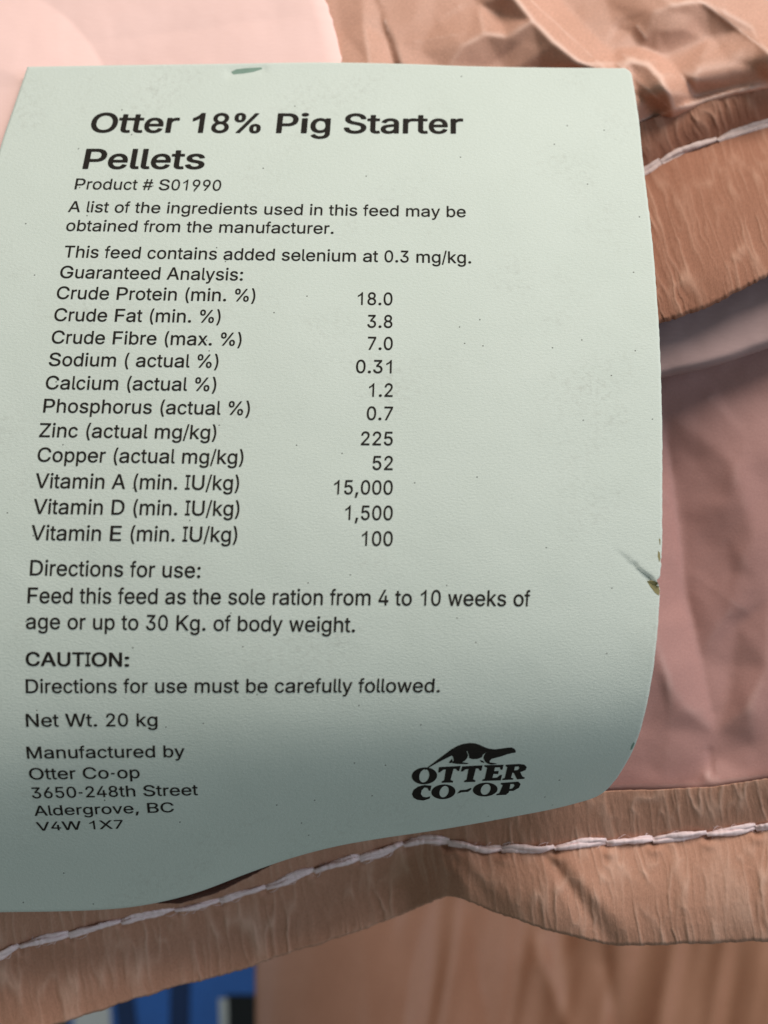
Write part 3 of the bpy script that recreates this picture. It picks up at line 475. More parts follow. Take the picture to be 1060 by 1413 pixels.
    'rs': (365, "163,-7 198,-8 222,-5 254,3 284,18 306,34 324,56 333,74 337,87 339,100 338,127 331,149 324,163 317,171 299,188 276,201 248,212 154,235 130,247 121,257 117,268 117,284 121,296 126,304 146,317 160,322 172,324 188,325 202,324 214,322 230,315 240,308 248,300 253,292 261,275 266,272 272,272 316,281 326,284 330,287 331,291 329,299 316,326 305,340 288,357 272,368 252,377 226,384 206,387 170,387 144,383 122,377 92,363 75,350 66,341 54,325 45,309 39,284 40,255 46,235 60,213 75,198 92,186 118,175 144,167 218,150 232,145 248,136 252,131 257,124 260,112 260,101 257,91 250,80 241,72 228,64 216,60 198,57 180,56 158,58 144,62 130,69 121,75 114,83 107,95 101,110 96,114 90,115 38,104 33,103 30,99 28,95 31,83 42,59 55,41 70,26 88,14 108,4 132,-3"),
    'rt': (227, "154,-3 182,-4 198,-2 216,2 220,6 221,9 210,57 206,62 200,64 178,61 154,62 142,68 139,74 136,81 134,94 134,318 136,319 202,319 208,321 212,328 212,375 208,380 202,382 135,382 134,464 132,468 130,471 124,472 66,472 60,470 57,465 57,383 54,382 8,382 1,380 -2,374 -2,327 2,321 8,320 54,319 57,318 57,86 60,67 68,47 80,30 90,20 100,13 112,7 124,2 136,-1"),
    'ru': (410, "168,-4 192,-5 202,-4 226,1 238,5 248,10 265,20 290,43 290,7 294,1 300,0 354,0 361,1 364,5 365,373 364,378 360,381 354,382 298,382 292,381 289,377 288,146 284,122 276,101 267,88 258,80 248,73 236,67 222,63 206,61 180,63 168,66 156,72 150,76 138,87 130,102 126,112 122,134 121,377 118,381 110,382 54,382 49,381 46,377 45,124 48,101 52,85 58,69 72,46 80,36 96,21 112,11 124,5 150,-2"),
    'rv': (389, "162,0 226,0 231,1 234,5 378,372 379,376 375,381 368,382 308,382 302,381 297,377 215,156 197,97 194,94 175,154 92,378 88,381 82,382 20,382 14,381 11,377 10,374 150,16 156,4 158,1"),
    'rw': (567, "137,0 198,0 203,1 206,5 262,193 284,272 308,182 361,5 364,1 370,0 428,0 435,2 438,6 443,22 550,367 552,375 550,379 542,382 482,382 476,381 473,377 427,221 398,110 395,114 373,204 324,377 321,381 314,382 254,382 248,380 243,375 190,187 172,113 170,110 148,193 95,376 91,381 84,382 26,382 18,380 15,374 125,19 130,4 133,1"),
    'rx': (379, "21,0 90,0 96,2 161,95 188,142 192,140 218,95 282,2 288,0 354,0 360,1 363,3 365,7 360,15 233,193 357,372 358,377 356,380 348,382 284,382 276,380 216,292 192,249 188,252 164,293 106,380 98,382 32,382 26,381 23,379 22,376 22,373 146,196 14,8 15,3"),
    'ry': (389, "76,-141 102,-142 116,-140 138,-134 150,-129 164,-120 178,-106 188,-95 198,-81 214,-47 378,372 379,376 375,381 368,382 308,382 302,381 298,378 220,170 194,94 175,154 92,378 88,381 82,382 20,382 14,381 11,378 10,374 154,5 138,-41 132,-53 123,-65 112,-73 98,-76 86,-76 64,-72 57,-74 54,-78 40,-130 43,-134 50,-136"),
    'b%': (676, "499,-9 524,-8 548,-2 566,6 586,21 598,34 608,51 617,79 619,95 619,133 616,153 609,173 601,189 592,200 577,214 560,225 530,234 504,237 478,235 454,229 434,219 416,206 400,187 391,170 384,146 382,124 383,88 386,71 392,54 398,43 410,26 428,11 448,0 472,-7|133,0 190,0 200,2 207,6 552,488 557,497 555,504 550,507 538,509 486,509 472,507 466,503 117,17 115,11 118,6 124,2|494,55 488,58 483,62 474,77 471,93 471,136 475,152 484,167 494,172 507,172 514,170 520,164 528,149 531,132 531,94 527,75 518,61 514,58 507,55|161,272 188,271 212,275 222,278 238,285 253,295 269,310 279,325 289,348 293,368 294,404 291,431 281,459 270,477 254,492 234,504 212,513 184,517 168,517 136,512 124,508 112,502 96,492 82,478 73,465 62,441 57,417 57,370 58,363 65,338 76,317 94,298 110,287 134,276|174,335 168,336 162,338 156,343 150,353 145,374 145,412 148,429 156,443 160,448 164,451 168,452 176,453 184,452 190,449 196,442 201,433 205,416 205,373 201,355 194,342 186,337"),
    'b1': (453, "76,0 388,0 402,3 408,8 409,13 409,62 407,68 402,71 388,74 296,74 294,75 294,496 292,503 286,507 272,509 200,509 188,507 73,427 69,422 68,417 68,355 70,349 80,345 92,345 98,346 186,408 192,412 194,410 194,75 192,74 78,74 64,70 60,68 58,62 58,12 62,5 70,1"),
    'b8': (453, "213,-6 252,-6 296,2 326,12 357,29 370,39 384,53 401,74 410,93 414,104 419,134 418,158 414,177 405,199 395,217 378,237 366,247 350,259 335,266 356,280 370,294 384,315 395,340 399,359 400,373 399,392 395,411 386,432 378,446 368,459 346,478 322,494 300,503 272,511 246,515 226,516 206,515 180,511 148,502 128,493 107,480 94,469 82,457 68,437 57,411 53,391 52,371 54,353 57,340 65,320 78,298 96,281 118,266 100,257 84,246 74,237 60,221 53,209 42,187 37,170 34,150 35,121 43,92 50,78 58,64 78,43 104,24 124,14 138,8 174,-2|216,68 196,71 178,76 164,84 150,96 142,108 136,120 133,142 134,157 138,173 144,185 154,197 167,208 186,218 206,224 240,225 262,220 278,213 291,204 303,191 313,174 317,162 319,145 318,131 315,117 308,104 294,89 284,82 272,76 256,71 234,68|212,299 196,303 179,312 171,319 159,334 154,346 151,361 151,380 154,394 160,408 168,419 179,428 192,435 210,440 218,441 234,441 248,439 262,434 276,426 285,417 293,406 299,393 301,381 301,361 298,347 292,333 284,323 276,314 263,306 250,301 240,299"),
    'b:': (188, "86,-3 110,-3 122,0 132,5 139,10 150,22 158,39 159,55 155,69 151,77 144,86 137,92 128,97 116,101 94,104 80,102 68,99 51,90 44,83 39,75 33,63 32,57 32,42 36,29 42,20 48,13 62,3 76,-2|87,260 110,261 130,268 140,274 148,282 154,293 158,303 159,310 158,324 150,343 142,351 133,358 112,366 98,368 84,367 70,364 58,358 50,352 40,342 35,332 32,322 32,304 37,292 43,282 52,273 60,268 76,262"),
    'bA': (480, "17,0 84,0 94,2 101,6 146,130 148,135 152,136 330,136 380,6 386,2 396,0 460,0 472,2 479,7 480,12 478,20 300,485 293,502 286,506 274,509 204,509 192,507 185,502 -1,13 2,5 8,2|178,212 177,214 238,387 241,384 270,297 301,213 298,212"),
    'bC': (510, "257,-6 292,-6 314,-3 340,3 364,11 384,20 416,40 431,52 445,67 465,93 479,121 487,145 490,163 489,168 484,171 472,174 410,174 398,172 392,167 387,151 377,130 364,113 350,99 332,88 316,80 294,74 280,72 256,72 236,75 220,80 204,87 181,102 167,116 152,135 141,154 135,167 125,206 122,231 121,254 124,297 133,336 146,365 168,394 180,406 200,420 220,429 248,436 274,437 302,433 322,426 338,419 350,409 362,398 378,376 385,363 392,341 398,336 410,334 472,334 484,337 488,340 490,344 485,370 477,392 467,412 454,430 443,444 418,468 384,489 366,497 342,505 312,512 288,515 268,516 236,514 208,509 180,501 162,494 148,488 123,472 109,462 88,441 78,429 61,406 52,389 39,360 30,328 26,308 22,260 23,228 26,200 36,158 47,129 59,107 74,85 89,66 104,51 122,37 158,16 178,8 210,-1 234,-5"),
    'bI': (300, "31,0 266,0 278,2 285,7 287,13 287,63 284,70 278,73 268,76 204,76 202,76 201,79 201,432 204,433 268,433 278,436 284,439 287,446 287,496 285,503 280,506 266,509 34,509 22,507 15,502 13,496 13,446 16,439 22,436 32,433 98,433 100,431 100,77 98,76 32,76 22,73 16,70 13,63 13,12 16,5 24,1"),
    'bN': (523, "60,0 122,0 130,1 140,5 143,12 143,314 142,353 146,348 188,280 370,7 378,2 390,0 462,0 472,2 478,6 481,14 481,495 478,504 472,507 462,509 402,509 388,506 384,503 381,498 380,159 152,502 146,507 132,509 62,509 50,507 44,503 42,495 42,13 46,5 54,1"),
    'bO': (533, "256,-6 276,-7 306,-4 328,0 356,8 380,18 394,26 413,38 433,54 453,75 468,95 489,135 498,160 504,183 509,213 511,237 511,271 509,295 505,321 499,346 491,369 481,391 470,410 454,431 444,443 420,465 396,482 382,489 354,501 336,507 316,511 286,515 266,515 236,514 208,509 192,505 170,497 150,489 123,472 107,460 88,441 70,420 59,401 48,380 41,365 31,332 26,308 23,280 22,248 24,215 29,185 34,164 40,146 50,123 62,101 80,77 92,62 112,45 139,26 154,18 178,8 198,2 228,-4|254,72 236,75 220,80 198,90 182,102 168,115 152,135 137,162 128,191 124,211 122,231 121,254 122,278 127,313 136,344 143,358 151,372 170,396 190,414 216,427 242,435 274,437 292,435 304,432 318,427 332,421 356,404 369,391 380,376 397,346 406,316 410,294 412,273 412,236 407,197 399,168 386,141 366,114 353,102 343,94 328,86 312,79 288,73"),
    'bP': (445, "60,0 124,0 134,2 141,7 143,13 144,178 254,178 292,183 308,187 324,192 344,201 369,217 385,231 394,243 405,258 411,270 420,294 425,317 427,347 426,364 422,387 411,416 394,445 382,458 372,468 346,485 330,492 306,500 284,505 260,508 240,509 62,509 50,507 44,503 42,495 42,13 46,5 54,1|144,253 143,256 144,433 244,433 256,432 282,425 298,415 310,401 318,388 324,370 326,357 326,329 323,312 313,290 303,277 291,267 280,261 272,258 252,254 234,253"),
    'bS': (447, "209,-8 252,-8 280,-4 298,0 332,11 354,22 366,30 376,38 392,54 407,73 415,89 421,105 426,131 425,164 422,179 416,195 411,205 400,220 378,241 350,259 316,274 284,284 208,304 178,315 166,320 152,331 144,339 137,349 133,365 133,377 137,394 146,409 158,420 172,429 188,435 208,439 226,440 250,438 268,433 286,424 302,411 310,400 316,390 321,370 328,365 340,362 398,362 410,365 417,369 419,375 417,392 409,418 394,444 374,466 358,479 344,488 322,498 292,508 248,515 228,516 206,515 162,508 130,497 101,483 80,467 69,457 55,440 46,422 39,405 34,378 35,349 43,321 50,307 62,292 81,274 110,256 146,240 170,232 248,212 284,199 306,187 314,180 323,168 327,155 327,133 323,119 319,111 310,99 297,88 278,78 256,71 234,68 214,68 192,71 174,76 156,85 142,96 132,109 126,121 121,144 114,150 102,152 40,152 28,150 22,146 20,140 22,125 27,104 33,90 48,63 56,54 74,36 98,20 130,6 168,-4"),
    'bT': (449, "193,0 254,0 262,1 272,5 275,12 275,432 278,433 414,433 428,436 433,440 435,447 435,497 432,503 428,506 414,509 34,509 22,507 16,502 14,496 14,445 16,439 22,436 34,433 172,433 175,432 175,13 178,5 186,1"),
    'bU': (517, "240,-7 276,-8 310,-4 332,1 354,8 374,17 408,38 430,58 448,81 460,103 471,137 475,163 475,496 472,503 466,507 454,509 394,509 382,506 376,501 375,495 375,180 371,149 366,134 357,117 347,105 336,95 324,87 312,80 296,75 276,71 234,72 212,78 196,85 182,94 167,109 156,125 148,141 144,158 142,176 142,495 140,502 134,507 122,509 64,509 50,507 45,504 43,501 42,495 42,166 46,138 54,111 64,90 82,64 102,44 131,23 156,11 182,2 208,-4"),
    'ba': (389, "158,-8 186,-7 216,-1 240,9 258,20 259,19 259,11 262,5 268,2 278,0 334,0 342,1 352,5 355,12 355,254 353,279 349,298 342,315 335,328 323,344 312,354 298,364 280,373 254,382 244,384 210,389 176,389 140,383 114,376 102,371 70,353 56,341 37,319 28,301 24,291 26,285 34,280 92,264 106,264 116,268 124,284 133,294 152,307 174,315 188,317 202,317 218,315 231,310 245,299 253,286 257,270 258,256 257,248 253,243 238,239 176,232 138,226 100,217 78,210 66,204 49,193 34,179 25,166 16,145 13,130 12,116 14,92 24,62 30,50 39,39 59,21 86,6 104,-1 122,-5 142,-8|166,65 150,66 134,71 124,78 114,89 110,103 110,118 113,131 117,137 126,145 134,150 154,157 180,162 258,172 258,144 256,126 249,107 237,91 225,80 206,70 188,65"),
    'be': (404, "195,-7 228,-8 262,-3 292,6 318,19 341,34 356,49 364,58 372,71 380,88 383,96 381,101 376,105 368,108 320,120 308,122 300,121 290,116 282,100 274,89 266,82 252,73 240,68 222,65 204,65 190,67 176,71 162,78 153,84 140,97 129,112 123,124 117,145 115,158 116,162 368,162 383,165 387,168 389,175 388,227 382,260 370,293 362,309 350,326 340,338 326,350 300,367 284,374 262,382 244,386 220,389 180,388 156,384 136,378 118,371 104,363 90,354 75,342 52,314 33,280 21,241 16,202 17,164 24,126 38,91 49,70 59,57 80,36 91,27 116,12 150,0 178,-6|118,233 116,237 122,258 127,269 140,288 152,299 164,307 182,314 196,316 216,316 228,314 244,307 258,298 270,284 278,272 285,254 289,236 288,234 286,233"),
    'bg': (425, "203,-144 230,-144 264,-139 298,-129 324,-118 340,-107 359,-90 372,-71 383,-48 388,-29 390,-14 390,370 388,378 378,383 368,384 316,384 306,383 302,381 297,377 295,372 294,358 274,371 258,379 238,385 214,389 172,388 154,385 132,379 112,370 94,360 80,350 65,335 45,307 32,282 25,262 19,235 16,206 17,167 23,134 33,104 44,83 57,65 78,44 100,29 128,16 154,9 182,5 210,5 242,10 268,19 290,34 293,34 293,-7 290,-23 286,-33 279,-45 268,-56 248,-66 234,-70 220,-72 190,-72 168,-67 154,-60 142,-53 129,-39 117,-23 108,-19 102,-19 94,-19 86,-23 40,-47 35,-52 33,-56 35,-61 51,-85 72,-104 98,-121 124,-132 144,-138 174,-143|194,78 174,83 160,89 142,105 135,114 125,132 119,151 115,174 114,204 117,230 123,254 132,273 144,289 161,304 174,311 190,315 212,316 232,312 250,303 265,290 277,274 284,259 291,234 294,212 294,176 290,151 285,134 277,117 268,104 255,93 236,83 214,78"),
    'bi': (167, "53,0 110,0 120,1 129,5 132,12 132,371 129,379 120,383 112,384 54,384 42,381 37,378 35,372 35,13 38,5 46,1|76,425 98,426 118,433 132,443 138,452 143,463 144,467 144,480 137,498 125,510 116,515 104,520 82,523 68,521 56,517 44,511 36,505 29,495 24,483 23,475 24,465 28,455 34,445 42,438 50,433 64,427"),
    'bl': (189, "124,-1 154,-2 186,3 196,8 198,17 190,53 186,67 180,71 168,73 156,71 140,71 134,79 132,91 132,498 129,504 120,508 112,509 54,509 46,508 38,504 35,496 35,78 38,62 43,48 54,30 64,20 76,12 90,5 106,1"),
    'br': (259, "53,0 112,0 124,2 130,7 132,14 132,248 135,264 142,278 152,291 161,299 176,306 192,311 202,312 228,311 242,309 250,311 258,315 261,322 261,376 259,383 254,387 242,389 224,390 208,390 190,388 162,381 150,375 132,365 130,366 130,373 127,379 122,382 110,384 54,384 44,382 37,377 35,370 35,13 38,5 46,1"),
    'bs': (365, "163,-7 198,-8 230,-4 260,4 292,19 314,35 325,46 332,57 342,74 347,91 349,103 348,130 341,153 333,167 326,176 310,190 290,202 266,212 236,221 166,237 154,241 140,248 130,260 127,268 127,283 129,291 132,296 139,303 148,309 158,314 174,318 188,319 202,318 214,315 222,311 234,302 242,292 252,272 262,267 270,266 280,268 320,276 332,279 340,284 341,288 341,293 329,320 318,337 300,356 280,369 258,378 234,385 206,389 168,389 136,384 106,374 84,364 64,349 52,337 44,327 36,311 32,299 29,283 29,262 35,237 46,218 52,210 64,198 84,185 112,173 140,164 214,148 226,143 237,137 243,131 247,124 250,115 250,104 248,97 241,86 234,80 224,73 212,68 198,65 182,64 166,65 150,69 138,75 126,84 120,93 110,117 100,122 92,123 84,122 40,113 28,110 20,105 18,99 19,93 28,69 38,51 46,41 58,30 80,16 102,5 126,-2"),
    'bt': (227, "154,-3 182,-4 210,0 222,3 227,6 231,13 222,53 218,67 210,71 202,72 178,69 162,69 156,71 148,80 144,96 144,312 146,313 202,314 214,316 219,319 222,326 222,372 219,379 210,383 144,385 144,461 142,466 138,469 124,473 68,473 60,472 50,467 47,461 47,386 44,384 8,384 -4,382 -10,378 -12,371 -12,325 -9,319 0,314 44,313 47,312 47,90 50,70 59,48 70,32 84,19 96,12 112,5 128,0"),
}
GLYPHS['r1'] = (395, "265,0 203,0 203,398 172,372 140,350 108,332 77,320 77,378 118,400 158,428 195,467 225,511 265,511")
GLYPHS['b1'] = (395, "284,0 184,0 184,366 152,340 118,319 84,303 52,293 52,382 92,398 132,425 172,465 201,511 284,511")
ADV = {}
for ks, w in (('0123456789#abdeghnopquL', 556), ('., /:t!fI', 278), ('()-r', 333), ('cksvxyzJ', 500), ('ABEKPSVXY', 667), ('CDHNRUw', 722), ('GOQ', 778), ('FTZ', 611), ('mM', 833), ('W', 944), ('%', 889), ('lij', 222)):
    for k in ks:
        ADV['r' + k] = w
for ks, w in (('0123456789ae', 556), (' ilI', 278), ('tf:', 333), ('rs', 389), ('gnoT', 611), ('PS', 667), ('CUNA', 722), ('O', 778), ('%', 889)):
    for k in ks:
        ADV['b' + k] = w
ADV['bs'] = 556
ADV['bT'] = 611
ADV['b:'] = 333


def outline_mesh(loops):
    c = bpy.data.curves.new('outline', 'CURVE')
    c.dimensions = '2D'
    c.fill_mode = 'BOTH'
    for lp in loops:
        s = c.splines.new('POLY')
        s.points.add(len(lp) - 1)
        for k, (x, y) in enumerate(lp):
            s.points[k].co = (x / 100, -y / 100, 0, 1)
        s.use_cyclic_u = True
    o = bpy.data.objects.new('outline', c)
    COL.objects.link(o)
    me = bpy.data.meshes.new_from_object(o.evaluated_get(bpy.context.evaluated_depsgraph_get()))
    bpy.data.objects.remove(o)
    bpy.data.curves.remove(c)
    return me


_filled = {}


def filled_glyph(key):
    if key not in _filled:
        a, data = GLYPHS[key]
        me = outline_mesh([[(float(p.split(',')[0]), -float(p.split(',')[1])) for p in lp.split()] for lp in data.split('|')])
        _filled[key] = (a, [tuple(v.co) for v in me.vertices], [tuple(p.vertices) for p in me.polygons])
        bpy.data.meshes.remove(me)
    return _filled[key]


def flat_text(body, bold):
    x = 0.0
    V, P = [], []
    st = 'b' if bold else 'r'
    for ch in body:
        w = ADV[st + ch] * 0.00711
        if ch != ' ':
            a, vs, ps = filled_glyph(st + ch)
            k = w / (a * 0.01)
            n = len(V)
            V += [(x + vx * k, vy, 0) for vx, vy, _ in vs]
            P += [tuple(q + n for q in p) for p in ps]
        x += w
    me = bpy.data.meshes.new('text')
    me.from_pydata(V, [], P)
    me.update()
    return me


def bend_to_card(me, to_px, name, parent, lift=0.07, cuts=6):
    bm = bmesh.new()
    bm.from_mesh(me)
    ys = [v.co.y for v in bm.verts]
    lo, hi = min(ys), max(ys)
    for k in range(1, cuts):
        bmesh.ops.bisect_plane(bm, geom=bm.verts[:] + bm.edges[:] + bm.faces[:], plane_co=(0, lo + (hi - lo) * k / cuts, 0), plane_no=(0, 1, 0))
    bm.to_mesh(me)
    bm.free()
    co = np.zeros(len(me.vertices) * 3); me.vertices.foreach_get('co', co); co = co.reshape(-1, 3)
    X, Y = to_px(co[:, 0], co[:, 1])
    W = unproject(X, Y, tag_depth(X, Y) - lift)
    me.vertices.foreach_set('co', W.astype(np.float32).ravel())
    me.materials.clear()
    # face the viewer
    me.update()
    nrm = sum((p.normal * p.area for p in me.polygons), Vector())
    if nrm.dot(CAM.to_3x3() @ Vector((0, 0, 1))) < 0:
        me.flip_normals()
    me.name = name
    return link(name, me, parent, M_INK)


CAPH = 5.09


def line(body, x0, y0, x1, y1, cap, bold=False, name='printed_line'):
    me = flat_text(body, bold)
    xs = [v.co.x for v in me.vertices]
    a, b = min(xs), max(xs)

    def to_px(x, y):
        p = (x - a) / (b - a)
        q = y / CAPH * cap
        X = x0 + p * (x1 - x0); Y = y0 + p * (y1 - y0) - q
        # bottom lines sit on a surface that bends: rows curve slightly
        X = X + q * lean(X, Y + q / 2)
        return X, Y
    return bend_to_card(me, to_px, name, tag)


LINES = [
    ('Otter 18% Pig Starter', 123, 182.8, 639.5, 184.3, 27.5, True, 'printed_title'),
    ('Pellets', 113.5, 233, 281.5, 233.2, 28, True, 'printed_title'),
    ('Product # S01990', 102.5, 261, 304.5, 263, 15, False, 'printed_line'),
    ('A list of the ingredients used in this feed may be', 93.5, 292.3, 643, 299.5, 15.2, False, 'printed_line'),
    ('obtained from the manufacturer.', 90.5, 318.5, 460.5, 322.5, 15.5, False, 'printed_line'),
    ('This feed contains added selenium at 0.3 mg/kg.', 87.5, 355, 650.5, 363.3, 16.3, False, 'printed_line'),
    ('Guaranteed Analysis:', 82, 383.5, 335, 387, 17, False, 'printed_line'),
    ('Crude Protein (min. %)', 77.4, 412.3, 352, 416, 17.4, False, 'printed_line'),
    ('Crude Fat (min. %)', 74, 442.8, 304, 445.3, 17.8, False, 'printed_line'),
    ('Crude Fibre (max. %)', 70.5, 473.8, 333, 477, 18, False, 'printed_line'),
    ('Sodium ( actual %)', 66.8, 504.7, 301, 507.4, 18.3, False, 'printed_line'),
    ('Calcium (actual %)', 62.3, 537, 298, 539.6, 18.7, False, 'printed_line'),
    ('Phosphorus (actual %)', 59.2, 569, 344.5, 572.8, 19, False, 'printed_line'),
    ('Zinc (actual mg/kg)', 53.5, 603, 298, 606, 19.4, False, 'printed_line'),
    ('Copper (actual mg/kg)', 51, 637, 335.5, 640.5, 19.8, False, 'printed_line'),
    ('Vitamin A (min. IU/kg)', 48, 673.3, 329.5, 676.5, 20.5, False, 'printed_line'),
    ('Vitamin D (min. IU/kg)', 45.3, 709, 330, 712, 20.8, False, 'printed_line'),
    ('Vitamin E (min. IU/kg)', 42.3, 745.3, 327, 748, 21, False, 'printed_line'),
    ('18.0', 493.6, 420.5, 541.7, 421, 17.5, False, 'printed_value'),
    ('3.8', 507, 452, 541.7, 452.3, 17.8, False, 'printed_value'),
    ('7.0', 507.5, 482.4, 542, 482.8, 18, False, 'printed_value'),
    ('0.31', 491.2, 514.5, 540.5, 515, 18.3, False, 'printed_value'),
    ('1.2', 509, 547.2, 542, 547.5, 18.6, False, 'printed_value'),
    ('0.7', 506, 579.4, 542, 579.7, 18.8, False, 'printed_value'),
    ('225', 498, 614.2, 542, 614.6, 19, False, 'printed_value'),
    ('52', 514, 648.3, 542, 648.6, 19.4, False, 'printed_value'),
    ('15,000', 460.5, 682, 541.8, 682.5, 19.8, False, 'printed_value'),
    ('1,500', 476, 717.3, 541.8, 717.8, 20.1, False, 'printed_value'),
    ('100', 499, 753, 541.8, 753.4, 20.4, False, 'printed_value'),
    ('Directions for use:', 41, 794, 276.5, 797.5, 21.5, False, 'printed_line'),
    ('Feed this feed as the sole ration from 4 to 10 weeks of', 37.8, 832.3, 731.5, 836.7, 21.8, False, 'printed_line'),
    ('age or up to 30 Kg. of body weight.', 35.7, 867.8, 490, 872.5, 21.2, False, 'printed_line'),
    ('CAUTION:', 35.5, 919, 178.5, 920, 19.5, True, 'printed_line'),
    ('Directions for use must be carefully followed.', 35.7, 956.5, 607, 955.5, 19.3, False, 'printed_line'),
    ('Net Wt. 20 kg', 36.3, 1003, 217.5, 1002.3, 18, False, 'printed_line'),
    ('Manufactured by', 37.8, 1047, 255, 1045, 16.6, False, 'printed_line'),
    ('Otter Co-op', 41.2, 1076, 193.3, 1074, 16, False, 'printed_line'),
    ('3650-248th Street', 44.8, 1102, 273.5, 1097.6, 15.2, False, 'printed_line'),
    ('Aldergrove, BC', 48, 1126, 240.3, 1121, 13.8, False, 'printed_line'),
    ('V4W 1X7', 51.3, 1146.7, 170.5, 1143.5, 12, False, 'printed_line'),
]
for L_ in LINES:
    line(*L_)

# emblem: outlines in pixels of a 4.818x enlargement whose corner is photo pixel (540, 1000)
ANIMAL = [[(224, 303), (243, 290), (300, 258), (350, 232), (402, 206), (412, 215), (416, 238), (404, 256), (440, 262), (505, 263), (516, 257), (472, 250), (490, 240),
           (505, 222), (511, 205), (500, 176), (507, 177), (517, 205), (518, 222), (542, 230), (575, 228), (602, 218), (611, 199), (632, 183), (617, 205), (613, 222), (624, 246), (640, 259), (665, 266), (706, 262),
           (690, 256), (656, 252), (655, 240), (668, 228), (690, 222), (730, 212), (770, 198), (800, 190), (826, 186), (829, 175), (818, 160), (800, 152), (770, 154),
           (730, 160), (690, 165), (650, 160), (620, 150), (590, 135), (560, 125), (520, 122), (480, 128), (440, 142), (400, 165), (360, 195), (320, 225), (280, 255), (245, 282), (226, 296)],
          [(383, 252), (405, 226), (409, 248), (396, 257)], [(588, 236), (610, 241), (622, 254), (600, 251)]]


def ell(cx, cy, rx, ry, tilt=0.0, n=40):
    return [(cx + rx * math.cos(a) + tilt * ry * -math.sin(a), cy + ry * math.sin(a)) for a in [2 * math.pi * k / n for k in range(n)]]


WORDS = [ell(221, 341, 84, 56, 0.08), ell(220, 341, 33, 44, 0.15),
         [(318, 283), (462, 275), (452, 308), (440, 308), (431, 295), (414, 295), (395, 366), (412, 377), (410, 385), (335, 387), (337, 378), (352, 370), (364, 298), (345, 300), (325, 318), (312, 318)],
         [(472, 278), (608, 271), (600, 306), (588, 306), (580, 292), (563, 292), (545, 362), (561, 373), (558, 381), (484, 383), (487, 373), (501, 366), (514, 296), (495, 297), (475, 312), (463, 312)],
         [(620, 270), (748, 267), (739, 301), (728, 300), (722, 284), (690, 285), (684, 310), (715, 308), (711, 329), (680, 328), (673, 355), (705, 352), (725, 335), (737, 335), (728, 371), (605, 375), (607, 366), (622, 360), (638, 286), (620, 280)],
         [(762, 267), (850, 262), (885, 266), (902, 283), (893, 303), (858, 316), (872, 345), (888, 351), (885, 361), (837, 364), (815, 321), (806, 320), (797, 353), (812, 358), (810, 366), (738, 369), (740, 360), (755, 355), (772, 283), (760, 277)],
         [(823, 280), (845, 278), (853, 288), (842, 302), (817, 305)],
         [(268, 406), (260, 441), (250, 439), (240, 421), (220, 419), (202, 438), (197, 462), (212, 481), (235, 484), (260, 477), (256, 492), (215, 505), (175, 501), (148, 486), (138, 462), (148, 435), (180, 412), (220, 402), (250, 405)],
         ell(347, 447, 80, 49, 0.12), ell(352, 446, 30, 38, 0.2),
         [(438, 459), (458, 436), (500, 433), (528, 421), (536, 427), (512, 447), (470, 450)],
         ell(625, 432, 82, 46, 0.15), ell(628, 431, 32, 36, 0.22),
         [(730, 388), (845, 379), (861, 395), (850, 420), (812, 441), (786, 441), (779, 455), (768, 461), (765, 467), (698, 470), (701, 461), (719, 456), (742, 402), (728, 397)],
         [(792, 396), (815, 395), (820, 408), (805, 425), (787, 428)]]


for nm, loops in (('animal_print', ANIMAL), ('lettering_print', WORDS)):
    bend_to_card(outline_mesh(loops), lambda x, y: (540 + x * 100 / 4.818, 1000 - y * 100 / 4.818), nm, tag, cuts=14)

# damage on the card: bruised core at the nick, a dark dent at the top edge
for nm, mt, loops in (('torn_nick', M_BRUISE, [[(893, 802), (900, 800.5), (907, 802), (909, 806), (910.5, 816), (909.5, 822), (904, 818), (898, 810)]]),
                      ('torn_nick', M_BRUISE, [[(908.5, 760), (911, 763), (911.5, 772), (910, 776), (908, 768)]]),
                      ('torn_nick', M_BRUISE, [[(909.5, 743), (911.5, 744), (911.5, 752), (910.5, 751)]]),
                      ('surface_dent', M_DENT, [[(319, 99), (326, 95.5), (340, 93.8), (361, 92.8), (362, 95), (350, 99), (335, 101.5), (322, 102.5)]]),
                      ('surface_dent', M_DENT, [[(871.5, 1029), (874.5, 1024), (876, 1026), (872.5, 1034), (870, 1035)]])):
    o = bend_to_card(outline_mesh(loops), lambda x, y: (x * 100, -y * 100), nm, tag, lift=0.03, cuts=3)
    o.data.materials.clear(); o.data.materials.append(mt)

# ------------------------------------------------------------------ stitched crepe tape
def crepe_relief(s, t, seed, slant=0.25, amp=0.28, coarse=0.42):
    """wrinkles of crepe paper: s along the strip, t across it, both in mm; returns mm"""
    s2 = s + slant * t + 1.3 * fbm(s * 0.16, t * 0.14, seed, 3) + 0.5 * fbm(s * .5, t * .3, seed + 9, 2)
    n = vnoise(s2 * coarse * 1.5, t * 0.065, seed + 20)
    r1 = np.clip(1 - np.abs(2 * n - 1) * 2.6, 0, 1) ** 1.6
    n = vnoise(s2 * coarse * 2.6 + 5, t * 0.10 + 3, seed + 21)
    r2 = np.clip(1 - np.abs(2 * n - 1) * 2.2, 0, 1) ** 1.6
    n = vnoise(s2 * coarse * 4.5 + 5, t * 0.32 + 3, seed + 22)
    r3 = np.clip(1 - np.abs(2 * n - 1) * 1.6, 0, 1)
    env = 0.2 + 1.1 * vnoise(s * 0.16, t * 0.2, seed + 30)
    fine = fbm(s * 1.9, t * 1.3, seed + 40, 3)
    crepe_relief.wear = np.clip(env * (0.75 * r1 + 0.5 * r2) - 0.12 + 0.25 * fine, 0, 1) * 0.5
    return -amp * (env * (r1 + 0.7 * r2) + 0.28 * r3 + 0.25 * fine)


